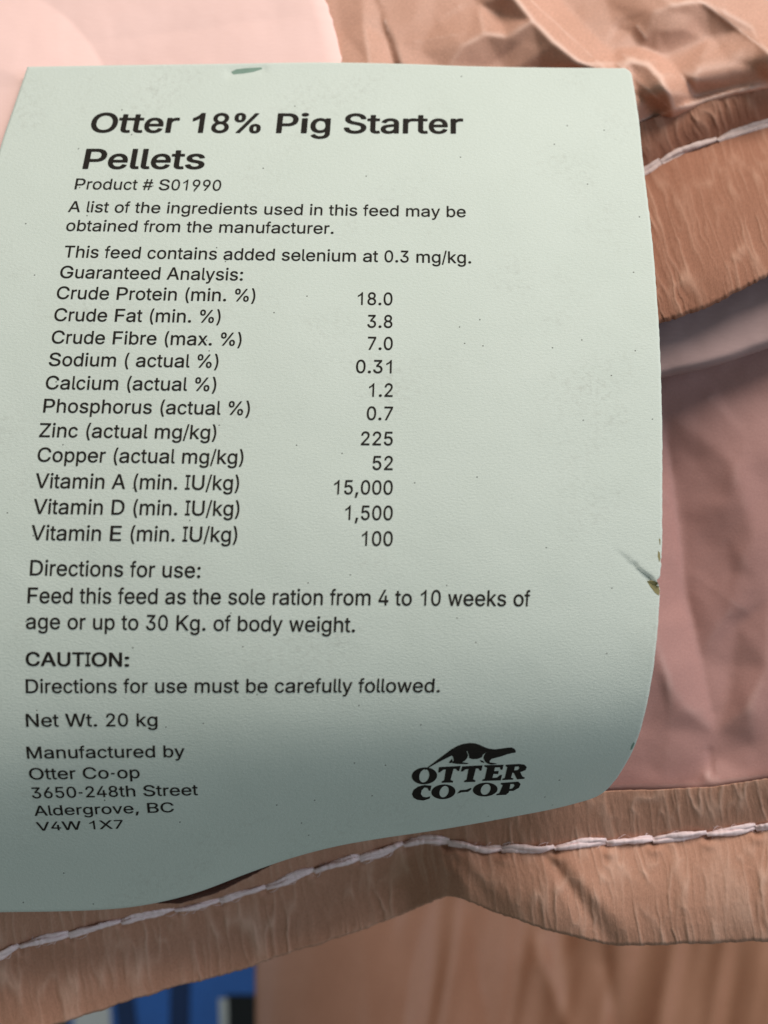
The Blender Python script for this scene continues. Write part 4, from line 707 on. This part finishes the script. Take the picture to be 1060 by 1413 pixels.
def tape(parent, top, thr, bot, xs, depth_fn, seed, name, mat, rows=(46, 90), pinch=2.2, bulge=1.4, back=True, slant=0.25, amp=0.28, coarse=0.42, edge_rough=1.2, fold=2.2):
    """a folded strip whose three guide lines are functions of x (photo pixels): top edge, stitch line, bottom fold"""
    n = len(xs)
    yt = table(xs, top, 6); yh = table(xs, thr, 6); yb = table(xs, bot, 5)
    jt = (vnoise(xs / 5, xs * 0, seed) - 0.5) * edge_rough
    jb = (vnoise(xs / 4, xs * 0, seed + 1) - 0.5) * edge_rough * 1.6 + (vnoise(xs / 23, xs * 0, seed + 2) - 0.5) * edge_rough * 2
    r1, r2 = rows
    W = []; V = []; PR = []
    for k in range(r1):
        f = k / r1
        W.append(yt * (1 - f) + yh * f + jt * (1 - f) ** 9); PR.append(('a', f))
    for k in range(r2 + 1):
        f = k / r2
        W.append(yh * (1 - f) + yb * f + jb * f ** 9); PR.append(('b', f))
    Y = np.stack(W)
    X = np.broadcast_to(xs, Y.shape).copy()
    mm = 0.14
    Vv = (Y - yh) * mm
    U = X * mm
    Dp = np.zeros_like(Y)
    for i, (h, f) in enumerate(PR):
        if h == 'a':
            Dp[i] = pinch * f ** 1.3
        else:
            Dp[i] = pinch * (1 - f) ** 2.2 - bulge * math.sin(min(1, f * 0.8) * math.pi) + 0.8 * max(0, (f - 0.97) / 0.03) ** 2
    rel = crepe_relief(U, Vv, seed, slant, amp, coarse)
    wear = crepe_relief.wear
    # wrinkles gather at the stitch holes
    D = depth_fn(X, Y) + Dp + rel
    if back:
        # the strip turns under at the fold and runs back up behind
        xb, yb2, db = [], [], []
        for k in range(1, 14):
            f = k / 13
            g = max(0.0, f - 0.1) * 0.9
            Yk = Y[-1] - (yb - yh) * g
            src = D[r1 + int(round((1 - g) * r2))]
            yb2.append(Yk); xb.append(xs); db.append(src + 2.2 * min(1, 0.3 + f * 3))
        wear = np.vstack([wear, np.zeros((13, n))])
        X = np.vstack([X, xb]); Y = np.vstack([Y, yb2]); D = np.vstack([D, db])
        U = np.vstack([U, [xs * mm] * 13]); Vv = np.vstack([Vv, [(yb - yh) * mm + k * 1.5 for k in range(1, 14)]])
    return sheet(name, X, Y, D, 0.18, mat, parent, UV=(U, Vv), wear=wear)


def thread(parent, pts, depth_fn, stitch, r, seed, twist=5.0, dip=0.7, plies=2, name='stitching', mat=None, wob=1.2, fuzz=60, slope=0.5, thin=0.62):
    """a row of chain stitches: each a twisted soft cord that swells, thins and dips into the next hole; pts in photo pixels"""
    P = np.array(spline(pts, 16))
    L = np.concatenate([[0], np.cumsum(np.hypot(*np.diff(P, axis=0).T))])
    n = int(L[-1] / 1.1)
    l = np.linspace(0, L[-1], n)
    x = np.interp(l, L, P[:, 0]); y = np.interp(l, L, P[:, 1])
    rng = random.Random(seed)
    cuts = [0.0]
    while cuts[-1] < L[-1]:
        cuts.append(cuts[-1] + stitch * rng.uniform(0.88, 1.12))
    cuts = np.array(cuts)
    k = np.searchsorted(cuts, l, side='right') - 1
    ph = (l - cuts[k]) / (cuts[k + 1] - cuts[k])
    # swelling: thin at start, fullest two thirds along
    sw = thin + (1.05 - thin) * np.sin(np.pi * np.clip(ph, 0, 1) ** 1.25) ** 0.8
    off = (ph - 0.5) * slope * r * 2
    tx_ = np.gradient(x); ty_ = np.gradient(y); nn = np.hypot(tx_, ty_); tx_ /= nn; ty_ /= nn
    nx, ny = -ty_, tx_
    cx = x + nx * (off + wob * (vnoise(l / 25, l * 0, seed) - 0.5)); cy = y + ny * (off + wob * (vnoise(l / 25, l * 0, seed) - 0.5))
    mmpx = 0.14
    d = depth_fn(x, y) - r * mmpx * 0.55 + dip * (1 - np.sin(np.pi * ph) ** 0.5) * r * mmpx
    verts, faces = [], []
    C = 10
    for p in range(plies):
        a0 = 2 * math.pi * p / plies + l / r / twist
        ox = np.cos(a0) * r * 0.48 * sw; od = np.sin(a0) * r * 0.48 * sw * mmpx
        rr = r * 0.66 * sw * (1 + 0.22 * (vnoise(l / 4, l * 0 + p, seed + 3) - 0.5))
        base = len(verts)
        rings = []
        for c in range(C):
            b = 2 * math.pi * c / C
            lump = 1 + 0.16 * np.sin(b * 3 + l / r * 0.8)
            X = cx + nx * (ox + np.cos(b) * rr * lump); Y = cy + ny * (ox + np.cos(b) * rr * lump)
            D = d + od + np.sin(b) * rr * lump * mmpx
            rings.append(unproject(X, Y, D))
        V = np.stack(rings, 1).reshape(-1, 3)
        verts += V.tolist()
        for i in range(n - 1):
            for c in range(C):
                c2 = (c + 1) % C
                faces.append((base + i * C + c, base + i * C + c2, base + (i + 1) * C + c2, base + (i + 1) * C + c))
        faces.append(tuple(base + c for c in range(C - 1, -1, -1))); faces.append(tuple(base + (n - 1) * C + c for c in range(C)))
    # loose fibres
    for q in range(fuzz):
        i = rng.randrange(5, n - 30)
        m = rng.randrange(10, 22); sgn = rng.choice((-1, 1))
        base = len(verts)
        for j in range(6):
            f = j / 5
            ii = min(n - 1, i + int(m * f))
            o_ = sgn * r * (0.8 + 0.9 * math.sin(f * math.pi) * rng.uniform(0.7, 1.1))
            for (ex, ed) in ((-0.28, 0), (0.28, 0), (0, -0.05)):
                verts.append(unproject(cx[ii] + nx[ii] * o_ + ex, cy[ii] + ny[ii] * o_ + ex, d[ii] + ed).tolist())
        for j in range(5):
            for e in range(3):
                e2 = (e + 1) % 3
                faces.append((base + j * 3 + e, base + j * 3 + e2, base + j * 3 + 3 + e2, base + j * 3 + 3 + e))
    me = bpy.data.meshes.new(name)
    me.from_pydata(verts, [], faces)
    me.polygons.foreach_set('use_smooth', np.ones(len(faces), dtype=bool))
    me.update()
    return link(name, me, parent, mat or M_THREAD)


def gridxy(x0, x1, y0, y1, step):
    return np.meshgrid(np.arange(x0, x1 + step, step), np.arange(y0, y1 + step, step))


def wave(X, Y, seed, size, amp, oct=3):
    return amp * 2 * fbm(X / size, Y / size, seed, oct)


# ------------------------------------------------------------------ upper bag (behind the tag, crumpled, with its stitched end)
GROUP = 'kraft paper feed bags piled together'
upper = thing('paper_bag', (650, 60, 190), 'crumpled kraft paper bag behind the top of the tag, stitched end at right', 'paper bag', GROUP)
U_TOP = [(-500, 580), (-150, 450), (300, 340), (700, 220), (882, 169), (930, 151), (967, 135), (1060, 119), (1300, 75), (1500, 40)]
U_THR = [(-500, 685), (-150, 545), (300, 425), (700, 292), (889, 237), (916, 221), (944, 207), (981, 196), (1006, 185), (1060, 171), (1300, 118), (1500, 75)]
U_BOT = [(-500, 860), (-150, 730), (300, 620), (700, 500), (909, 446), (958, 431), (1003, 411), (1060, 381), (1300, 290), (1500, 215)]


def upper_base(X, Y):
    return table(Y, [(-400, 224), (0, 190.5), (100, 183), (250, 171.5), (400, 161.5), (520, 157.5), (800, 156)], 40)


def upper_tape_depth(X, Y):
    return upper_base(X, Y) + wave(X, Y, 77, 170, 1.0, 2) + 1.0 * np.sin(X / 61)


UX, UY = gridxy(-470, 1460, -420, 560, 3.0)
FOLDS = [(-520, -470, 0), (1520, -470, 0), (-520, 620, 0), (1520, 620, 0), (-200, -400, 0), (300, -400, -2), (700, -400, 1), (1000, -400, -3), (1350, -400, 0), (-200, 600, 0), (400, 600, 0), (900, 600, 0), (1350, 600, 0), (-200, 100, 2), (1350, 100, 1),
         (450, -100, 1), (470, 40, 1.5), (500, -40, 0), (575, 20, 0.2), (580, 70, 0.5), (600, -60, 0.5), (600, 30, 0.3), (660, 5, 0.3), (690, 22, 0.8),
         (650, 102, 2.0), (700, 102, 3.2), (745, 96, 2.2), (800, 114, 3.0), (850, 122, 2.6), (880, 132, 3.2), (905, 150, 3.2),
         (885, 66, 2.4), (915, 80, 3.2), (940, 104, 3.2), (962, 134, 3.4), (900, 72, 2.9), (930, 92, 3.3), (870, 45, 2.2), (960, 110, 1.6),
         (980, 50, 0.8), (1000, 80, 1.4), (1040, 92, 0.8), (1010, 114, 1.8), (1060, 112, 0.8), (1000, -40, 0.5), (1060, 0, 0.8), (1085, 40, 0.5), (1120, 0, -1), (1120, 110, 0.5),
         (700, 230, 1), (400, 300, 0), (300, 100, 1)]
FOLD_LINES = [[(680, -60, -4.6), (706, -8, -4.6), (735, 28, -4.6), (765, 58, -4.2), (800, 86, -3.2), (848, 106, -1.2)],
              [(750, -60, 4.0), (775, 0, 4.0), (790, 18, 3.8), (806, 34, 3.4), (834, 62, 2.6), (848, 76, 1.8)],
              [(826, -60, 2.4), (836, 0, 2.6), (846, 36, 2.7), (852, 68, 2.5)],
              [(875, 34, 1.0), (905, 16, -2.4), (930, 6, -3.8), (950, 2, -4.2), (975, 3, -4.0), (1000, 17, -3.6), (1037, 37, -3.0), (1046, 54, -2.8), (1060, 70, -2.6), (1092, 92, -2.0)],
              [(850, 88, -1.4), (870, 83, -2.6), (893, 89, -3.0), (910, 105, -2.8), (922, 127, -2.2), (930, 152, -1.0)],
              [(502, 30, 0.2), (506, 60, -0.9), (510, 92, -1.4)], [(527, 22, 1.0), (537, 55, 1.8), (547, 92, 2.4)], [(533, 20, 0.5), (543, 52, 0.3), (555, 92, 0.2)],
              [(615, 98, 0.4), (640, 62, -1.5), (668, 46, -2.2), (700, 50, -2.0), (745, 74, -0.8)]]
UH = 1.1 * blur(facets(UX, UY, FOLDS, FOLD_LINES), 2)


def crumple(X, Y, x0, x1, y0, y1, step, amp, seed):
    """small sharp-edged facets all over a sheet"""
    rng = random.Random(seed)
    pts = [(x0 - 50, y0 - 50, 0), (x1 + 50, y0 - 50, 0), (x0 - 50, y1 + 50, 0), (x1 + 50, y1 + 50, 0)]
    for y in np.arange(y0, y1, step):
        for x in np.arange(x0, x1, step):
            pts.append((x + rng.uniform(-.48, .48) * step, y + rng.uniform(-.48, .48) * step, rng.gauss(0, amp)))
    return facets(X, Y, pts)


_cr = np.zeros_like(UX)
_m = (UX[0] > 440); _k = (UY[:, 0] < 260)
_cr[np.ix_(_k, _m)] = crumple(UX[np.ix_(_k, _m)], UY[np.ix_(_k, _m)], 430, 1470, -420, 270, 34, 0.34, 5)
UH = UH + blur(_cr, 1) * (0.35 + 1.3 * np.clip(fbm(UX / 120, UY / 120, 71, 2) + 0.3, 0, 1))
UD = upper_base(UX, UY) + UH + wave(UX, UY, 11, 150, 0.5)
for p, q, w, a in (((700, -30), (848, 106), 5, -0.35), ((960, -4), (1066, 76), 4, -0.5), ((529, 20), (549, 92), 4, -0.5), ((878, 34), (892, 54), 3, -0.35), ((848, 84), (928, 152), 4, -0.3),
                   ((560, 60), (660, 42), 8, -0.25), ((600, 30), (640, 5), 8, -0.3), ((1000, 60), (960, 90), 8, 0.3)):
    UD += crease(UX, UY, p, q, w, a)
# the filled part of the bag drops away to the seam, which lies lower
seam = table(UX[0], U_TOP, 6)[None, :]
UD = UD - 1.5 - 4.0 * np.exp(-((UY - (seam - 40)) / 28) ** 2) + 4.2 * np.clip((UY - (seam - 30)) / 44, 0, 1) ** 2 + 10 * np.clip((UY - seam) / 50, 0, 3)
uw = np.clip((blur(UD, 2) - UD - 0.02) / 0.12, 0, 1) * 0.6 * np.clip(0.4 + 1.6 * vnoise(UX / 22, UY / 22, 33), 0, 1)
sheet('bag_body', UX, UY, UD, 26, M_KRAFT, upper, wear=uw)

tape(upper, U_TOP, U_THR, U_BOT, np.arange(-440, 1430, 1.6), lambda X, Y: upper_tape_depth(X, Y) + 1.2 + 2.4 * np.exp(-((Y - table(X, U_TOP)) / 30) ** 2) * 0.6, 31, 'crepe_tape', M_TAPE,
     pinch=9.5, bulge=3.2, slant=-0.30, amp=0.22, coarse=0.40, rows=(40, 110), edge_rough=1.5)
thread(upper, [(760, 278), (840, 252), (889, 237), (916, 221), (944, 207), (981, 196), (1006, 185), (1060, 170.5), (1120, 157), (1240, 131), (1420, 92)],
       lambda X, Y: upper_tape_depth(X, Y) + 1.2 + 9.2, 78, 6.2, 5, mat=M_SHADED, twist=8, fuzz=40, dip=0.25, slope=-0.3, thin=0.8)
# the inner ply that shows below the tape
B_TOP = [(-500, 820), (-150, 690), (300, 575), (700, 450), (909, 396), (1060, 330), (1300, 240), (1500, 165)]
B_BOT = [(-500, 980), (-150, 830), (300, 700), (700, 578), (911, 522), (969, 510), (1003, 500), (1060, 481), (1300, 396), (1500, 325)]
bxs = np.arange(-440, 1430, 4.0)
f_ = np.linspace(0, 1, 40)[:, None]
BX = np.broadcast_to(bxs, (40, len(bxs))).copy()
BY = table(bxs, B_TOP, 6) * (1 - f_) + table(bxs, B_BOT, 6) * f_
BD = upper_base(BX, BY) + 7.5 - 1.0 * np.sin(f_ * 2.2) + 2.2 * np.clip((f_ - 0.9) / 0.1, 0, 1) ** 2 + wave(BX, BY, 44, 90, 0.8)
sheet('inner_ply', BX, BY, BD, 0.5, M_PLY, upper)

# outer flap, painted paler for the strong light, folded over the bag at the top left
FR = [(-430, 332), (-300, 372), (-100, 421), (0, 450), (40, 462), (83, 472), (160, 488), (420, 505)]
ft = np.linspace(-420, 420, 210)[:, None]
fs = np.linspace(0, 1, 260)[None, :]
FX = -470 + (table(ft, FR, 8) + (vnoise(ft / 9, ft * 0, 8) - .5) * 3 + 470) * fs
FY = np.broadcast_to(ft, FX.shape).copy()
FD = upper_base(FX, FY) - 3.2 * np.clip(fs + np.clip((-60 - FX) / 60, 0, 1), 0, 1) + wave(FX, FY, 61, 260, 1.6, 2) + wave(FX, FY, 62, 60, 0.25)
# a bulge whose border runs as an arc through the top left corner
arc = np.hypot((FX + 40) / 1.0, (FY - 190) / 1.05)
FD += -8.5 * np.clip((205 - arc) / 205, 0, 1) ** 0.9
FD += 1.2 * np.clip((fs - 0.975) / 0.025, 0, 1) ** 2 + crease(FX, FY, (120, 60), (420, 20), 30, 0.5)
FD = np.where(FY > -40, np.maximum(FD, tag_depth(FX, np.maximum(FY, 60)) + 1.0 + 0.03 * np.clip(FY - 60, -200, 60)), FD)
sheet('lit_flap', FX, FY, FD, 0.5, M_FLAP, upper)

# ------------------------------------------------------------------ front bag (smooth pinkish paper below, stitched end across the bottom)
front = thing('paper_bag', (900, 900, 185), 'smooth pinkish paper bag under the green tag, white stitched end crossing the bottom', 'paper bag', GROUP)
L_TOP = [(-500, 1335), (-250, 1290), (-100, 1262), (0, 1238), (170, 1246), (250, 1247), (300, 1232), (350, 1207), (400, 1180), (500, 1115), (600, 1103), (860, 1090), (904, 1090), (989, 1085), (1060, 1074), (1300, 1040), (1500, 1015)]
L_THR = [(-500, 1470), (-250, 1405), (-120, 1368), (0, 1319), (40, 1301), (79, 1293), (119, 1283), (175, 1268), (230, 1257), (278, 1247), (317, 1237), (357, 1227), (417, 1206), (474, 1189), (531, 1175), (557, 1164), (591, 1158), (614, 1161), (644, 1167),
         (670, 1173), (705, 1170), (742, 1173), (802, 1164), (877, 1160), (945, 1154), (1006, 1147), (1060, 1140), (1300, 1112), (1500, 1090)]
L_BOT = [(-500, 1600), (-250, 1520), (-100, 1468), (0, 1436), (95, 1409), (198, 1375), (278, 1353), (345, 1336), (380, 1321), (474, 1293), (560, 1261), (606, 1239), (625, 1235), (682, 1258), (738, 1279), (780, 1290), (839, 1304), (860, 1305), (917, 1304), (1060, 1299), (1300, 1286), (1500, 1275)]


def front_base(X, Y):
    return table(Y, [(200, 174), (520, 173), (800, 168.5), (1000, 166.5), (1100, 166), (1300, 165), (1500, 164)], 40) + table(X, [(-250, 4), (0, 2.0), (150, 5), (300, 10), (560, 11), (700, 2.5), (760, 0)], 25) * np.clip((Y - 950) / 150, 0, 1)


GX, GY = gridxy(-470, 1460, 330, 1200, 4.0)
GY = 330 + (GY - 330) * (table(GX, L_THR, 6) + 12 - 330) / 870.0
PF = [(-520, 250, 0), (1520, 250, 0), (-520, 1500, 0), (1520, 1500, 0), (-200, 300, 0), (500, 300, 0), (1350, 300, 0), (-200, 1450, 0), (500, 1350, 0), (1350, 1350, 0), (-200, 800, 0), (500, 700, 0), (820, 560, -1.0), (820, 800, -2.5), (820, 1000, -1.0), (1350, 600, -2), (1350, 900, -2),
      (890, 620, 0.4), (895, 700, -0.8), (895, 770, -1.6), (898, 860, -2.4), (915, 930, -2.0), (945, 975, -0.4), (1010, 640, -0.4), (1040, 740, -1.2), (1000, 850, 1.0),
      (1060, 830, 0.2), (1060, 920, -0.8), (1035, 975, -0.8), (985, 1045, 1.8), (978, 1058, 1.6), (976, 1068, 0.0),
      (986, 1082, -0.2), (1030, 1064, 0.6), (1040, 1030, 0.9), (920, 1005, 0.8), (900, 1060, 1.6), (960, 1078, 1.8), (1060, 1010, 0.4), (1060, 1060, 0.4), (1150, 1000, 0.0), (1130, 700, -1)]
PF_LINES = [[(912, 560, 1.2), (921, 615, 2.6), (930, 664, 3.2), (938, 715, 3.7), (944, 765, 3.8), (941, 822, 3.6), (955, 860, 3.0), (968, 908, 2.6), (980, 965, 2.2), (990, 1010, 1.8)],
            [(1016, 860, 1.8), (1012, 920, 2.6), (1003, 970, 2.4), (990, 1010, 1.8)]]
GH = blur(facets(GX, GY, PF, PF_LINES), 5)
_cr = np.zeros_like(GX)
_m = GX[0] > 780
_cr[:, _m] = crumple(GX[:, _m], GY[:, _m], 760, 1470, 320, 1260, 62, 0.22, 9)
GD = front_base(GX, GY) + 1.6 + GH + blur(_cr, 2) + wave(GX, GY, 91, 150, 0.9, 2) + wave(GX, GY, 92, 45, 0.15)
for p, q, w, a in (((920, 600), (944, 800), 6, 0.5), ((944, 800), (988, 1010), 8, 0.4), ((952, 790), (1040, 850), 10, -0.12), ((978, 1030), (984, 1075), 5, 0.5)):
    GD += crease(GX, GY, p, q, w, a)
lt = table(GX[0], L_TOP, 6)[None, :]
GD = GD + 3.0 * np.clip((GY - (lt - 4)) / 30, 0, 3) + 9 * np.exp(-((GX - 290) / 110) ** 2) * np.clip((GY - 1050) / 120, 0, 1.2)
gw = np.clip((blur(GD, 2) - GD - 0.015) / 0.10, 0, 1) * 0.6
sheet('bag_body', GX, GY, GD, 10, M_PINK, front, wear=gw)


def joints(pts, stitch, seed):
    P = np.array(spline(pts, 16))
    L = np.concatenate([[0], np.cumsum(np.hypot(*np.diff(P, axis=0).T))])
    rng = random.Random(seed)
    cuts = [0.0]
    while cuts[-1] < L[-1]:
        cuts.append(cuts[-1] + stitch * rng.uniform(0.88, 1.12))
    return np.array(cuts), np.interp(cuts, L, P[:, 0]), np.interp(cuts, L, P[:, 1])


L_STITCH = [(-430, 1452), (-250, 1405), (-120, 1368), (-60, 1344)] + [p for p in L_THR if -10 <= p[0] <= 1070] + [(1160, 1128), (1300, 1112), (1420, 1099)]
_, JX, JY = joints(L_STITCH, 68, 15)


def lower_tape_depth(X, Y):
    d = front_base(X, Y) - 1.0 + wave(X, Y, 83, 190, 0.9, 2)
    # a kink at the middle: the left half turns down, the right half stays flat
    d = d + 1.6 * np.exp(-np.abs(X - 622) / 40) * np.clip((Y - 1150) / 80, 0, 1)
    def soft(p, q, w, a):
        dd, t, side = seg_dist(X, Y, p, q)
        return a * np.exp(-(dd / (w * (0.6 + t))) ** 2)
    wob = X + 6 * np.sin(Y / 17)
    d = d + soft((758, 1185), (842, 1300), 12, 0.9) + soft((612, 1165), (690, 1262), 10, 0.5) - soft((785, 1185), (868, 1296), 13, 0.35) + soft((930, 1190), (960, 1290), 14, -0.2)
    f = (Y - table(X, L_THR, 6)) / 150.0
    left = np.clip((650 - X) / 90, 0, 1); left = left * left * (3 - 2 * left)
    # left of the kink the strip sags between the stitches and its lower edge
    d = d + left * (8.0 * np.sin(np.pi * np.clip(f, 0, 1) ** 0.8) + 2.2 * np.clip(f, -0.4, 1.2))
    # puckers under each stitch hole
    for jx, jy in zip(JX, JY):
        d = d + 0.75 * np.exp(-(((X - jx) / 6) ** 2 + ((Y - jy - 5) / 6) ** 2)) - 0.45 * np.exp(-(((X - jx - 3) / 10) ** 2 + ((Y - jy - 16) / 7) ** 2))
    return d


tape(front, L_TOP, L_THR, L_BOT, np.arange(-440, 1430, 1.6), lower_tape_depth, 63, 'crepe_tape', M_FRAY, pinch=3.6, bulge=1.6, slant=-0.14, amp=0.22, coarse=0.30, rows=(40, 90), edge_rough=1.0)
thread(front, L_STITCH, lambda X, Y: lower_tape_depth(X, Y) + 3.3, 68, 5.7, 15, twist=6, fuzz=110, dip=0.3, slope=-0.28, thin=0.74)

# ------------------------------------------------------------------ out of focus behind: another bag and a blue sack
rear = thing('paper_bag', (700, 1330, 600), 'out of focus brown paper bag with upright folds below the stitched seam', 'paper bag', GROUP)
RX, RY = gridxy(352, 1330, 1040, 1620, 6.0)
RD = table(RY, [(1000, 640), (1300, 600), (1650, 540)], 30) + (8 + 26 * np.clip((RX - 450) / 120, 0, 1)) * fbm(RX / 75 + RY / 400, RY / 600, 21, 3) + 5 * np.sin(RX / 33 + RY / 300)
RD += crease(RX, RY, (640, 1200), (700, 1600), 22, 7) + crease(RX, RY, (500, 1250), (520, 1600), 20, -4) + crease(RX, RY, (735, 1290), (850, 1600), 25, -9) + crease(RX, RY, (830, 1290), (880, 1600), 22, 9)
RD -= 110 * np.clip((680 - RX) / 300, 0, 1.2) ** 1.2 + 70 * np.clip((RX - 780) / 300, 0, 2)
RD += 3 * np.clip((395 - RX) / 43, 0, 1) ** 2
sheet('bag_body', RX, RY, RD, 90, M_BACK, rear, UV=(RX * 0.4, -RY * 0.4))

blue = thing('printed_sack', (250, 1390, 900), 'bright blue sack with black and white print, out of focus below the seam at left', 'sack')
KX, KY = gridxy(95, 420, 1290, 1620, 5.0)
KDf = lambda X, Y: 900 + 12 * np.cos((X - 250) / 60) + 8 * fbm(X / 60, Y / 90, 17, 2)
sheet('sack_body', KX, KY, KDf(KX, KY), 60, M_BLUE, blue)
for nm, mt, x0, x1, y0, y1, sk in (('white_print', M_WHITE, 100, 152, 1388, 1620, 0.05), ('dark_blue_band', M_NAVY, 156, 184, 1360, 1620, 0.1), ('dark_blue_band', M_NAVY, 236, 262, 1300, 1620, -0.02),
                                   ('black_print', M_BLACK, 312, 350, 1373, 1620, 0.03), ('white_print', M_WHITE, 302, 311, 1378, 1620, 0.03)):
    qx, qy = gridxy(x0, x1, y0, y1, 4.0)
    qx = qx + (qy - y0) * sk
    sheet(nm, qx, qy, KDf(qx, qy) - 0.8, 0.4, mt, blue)
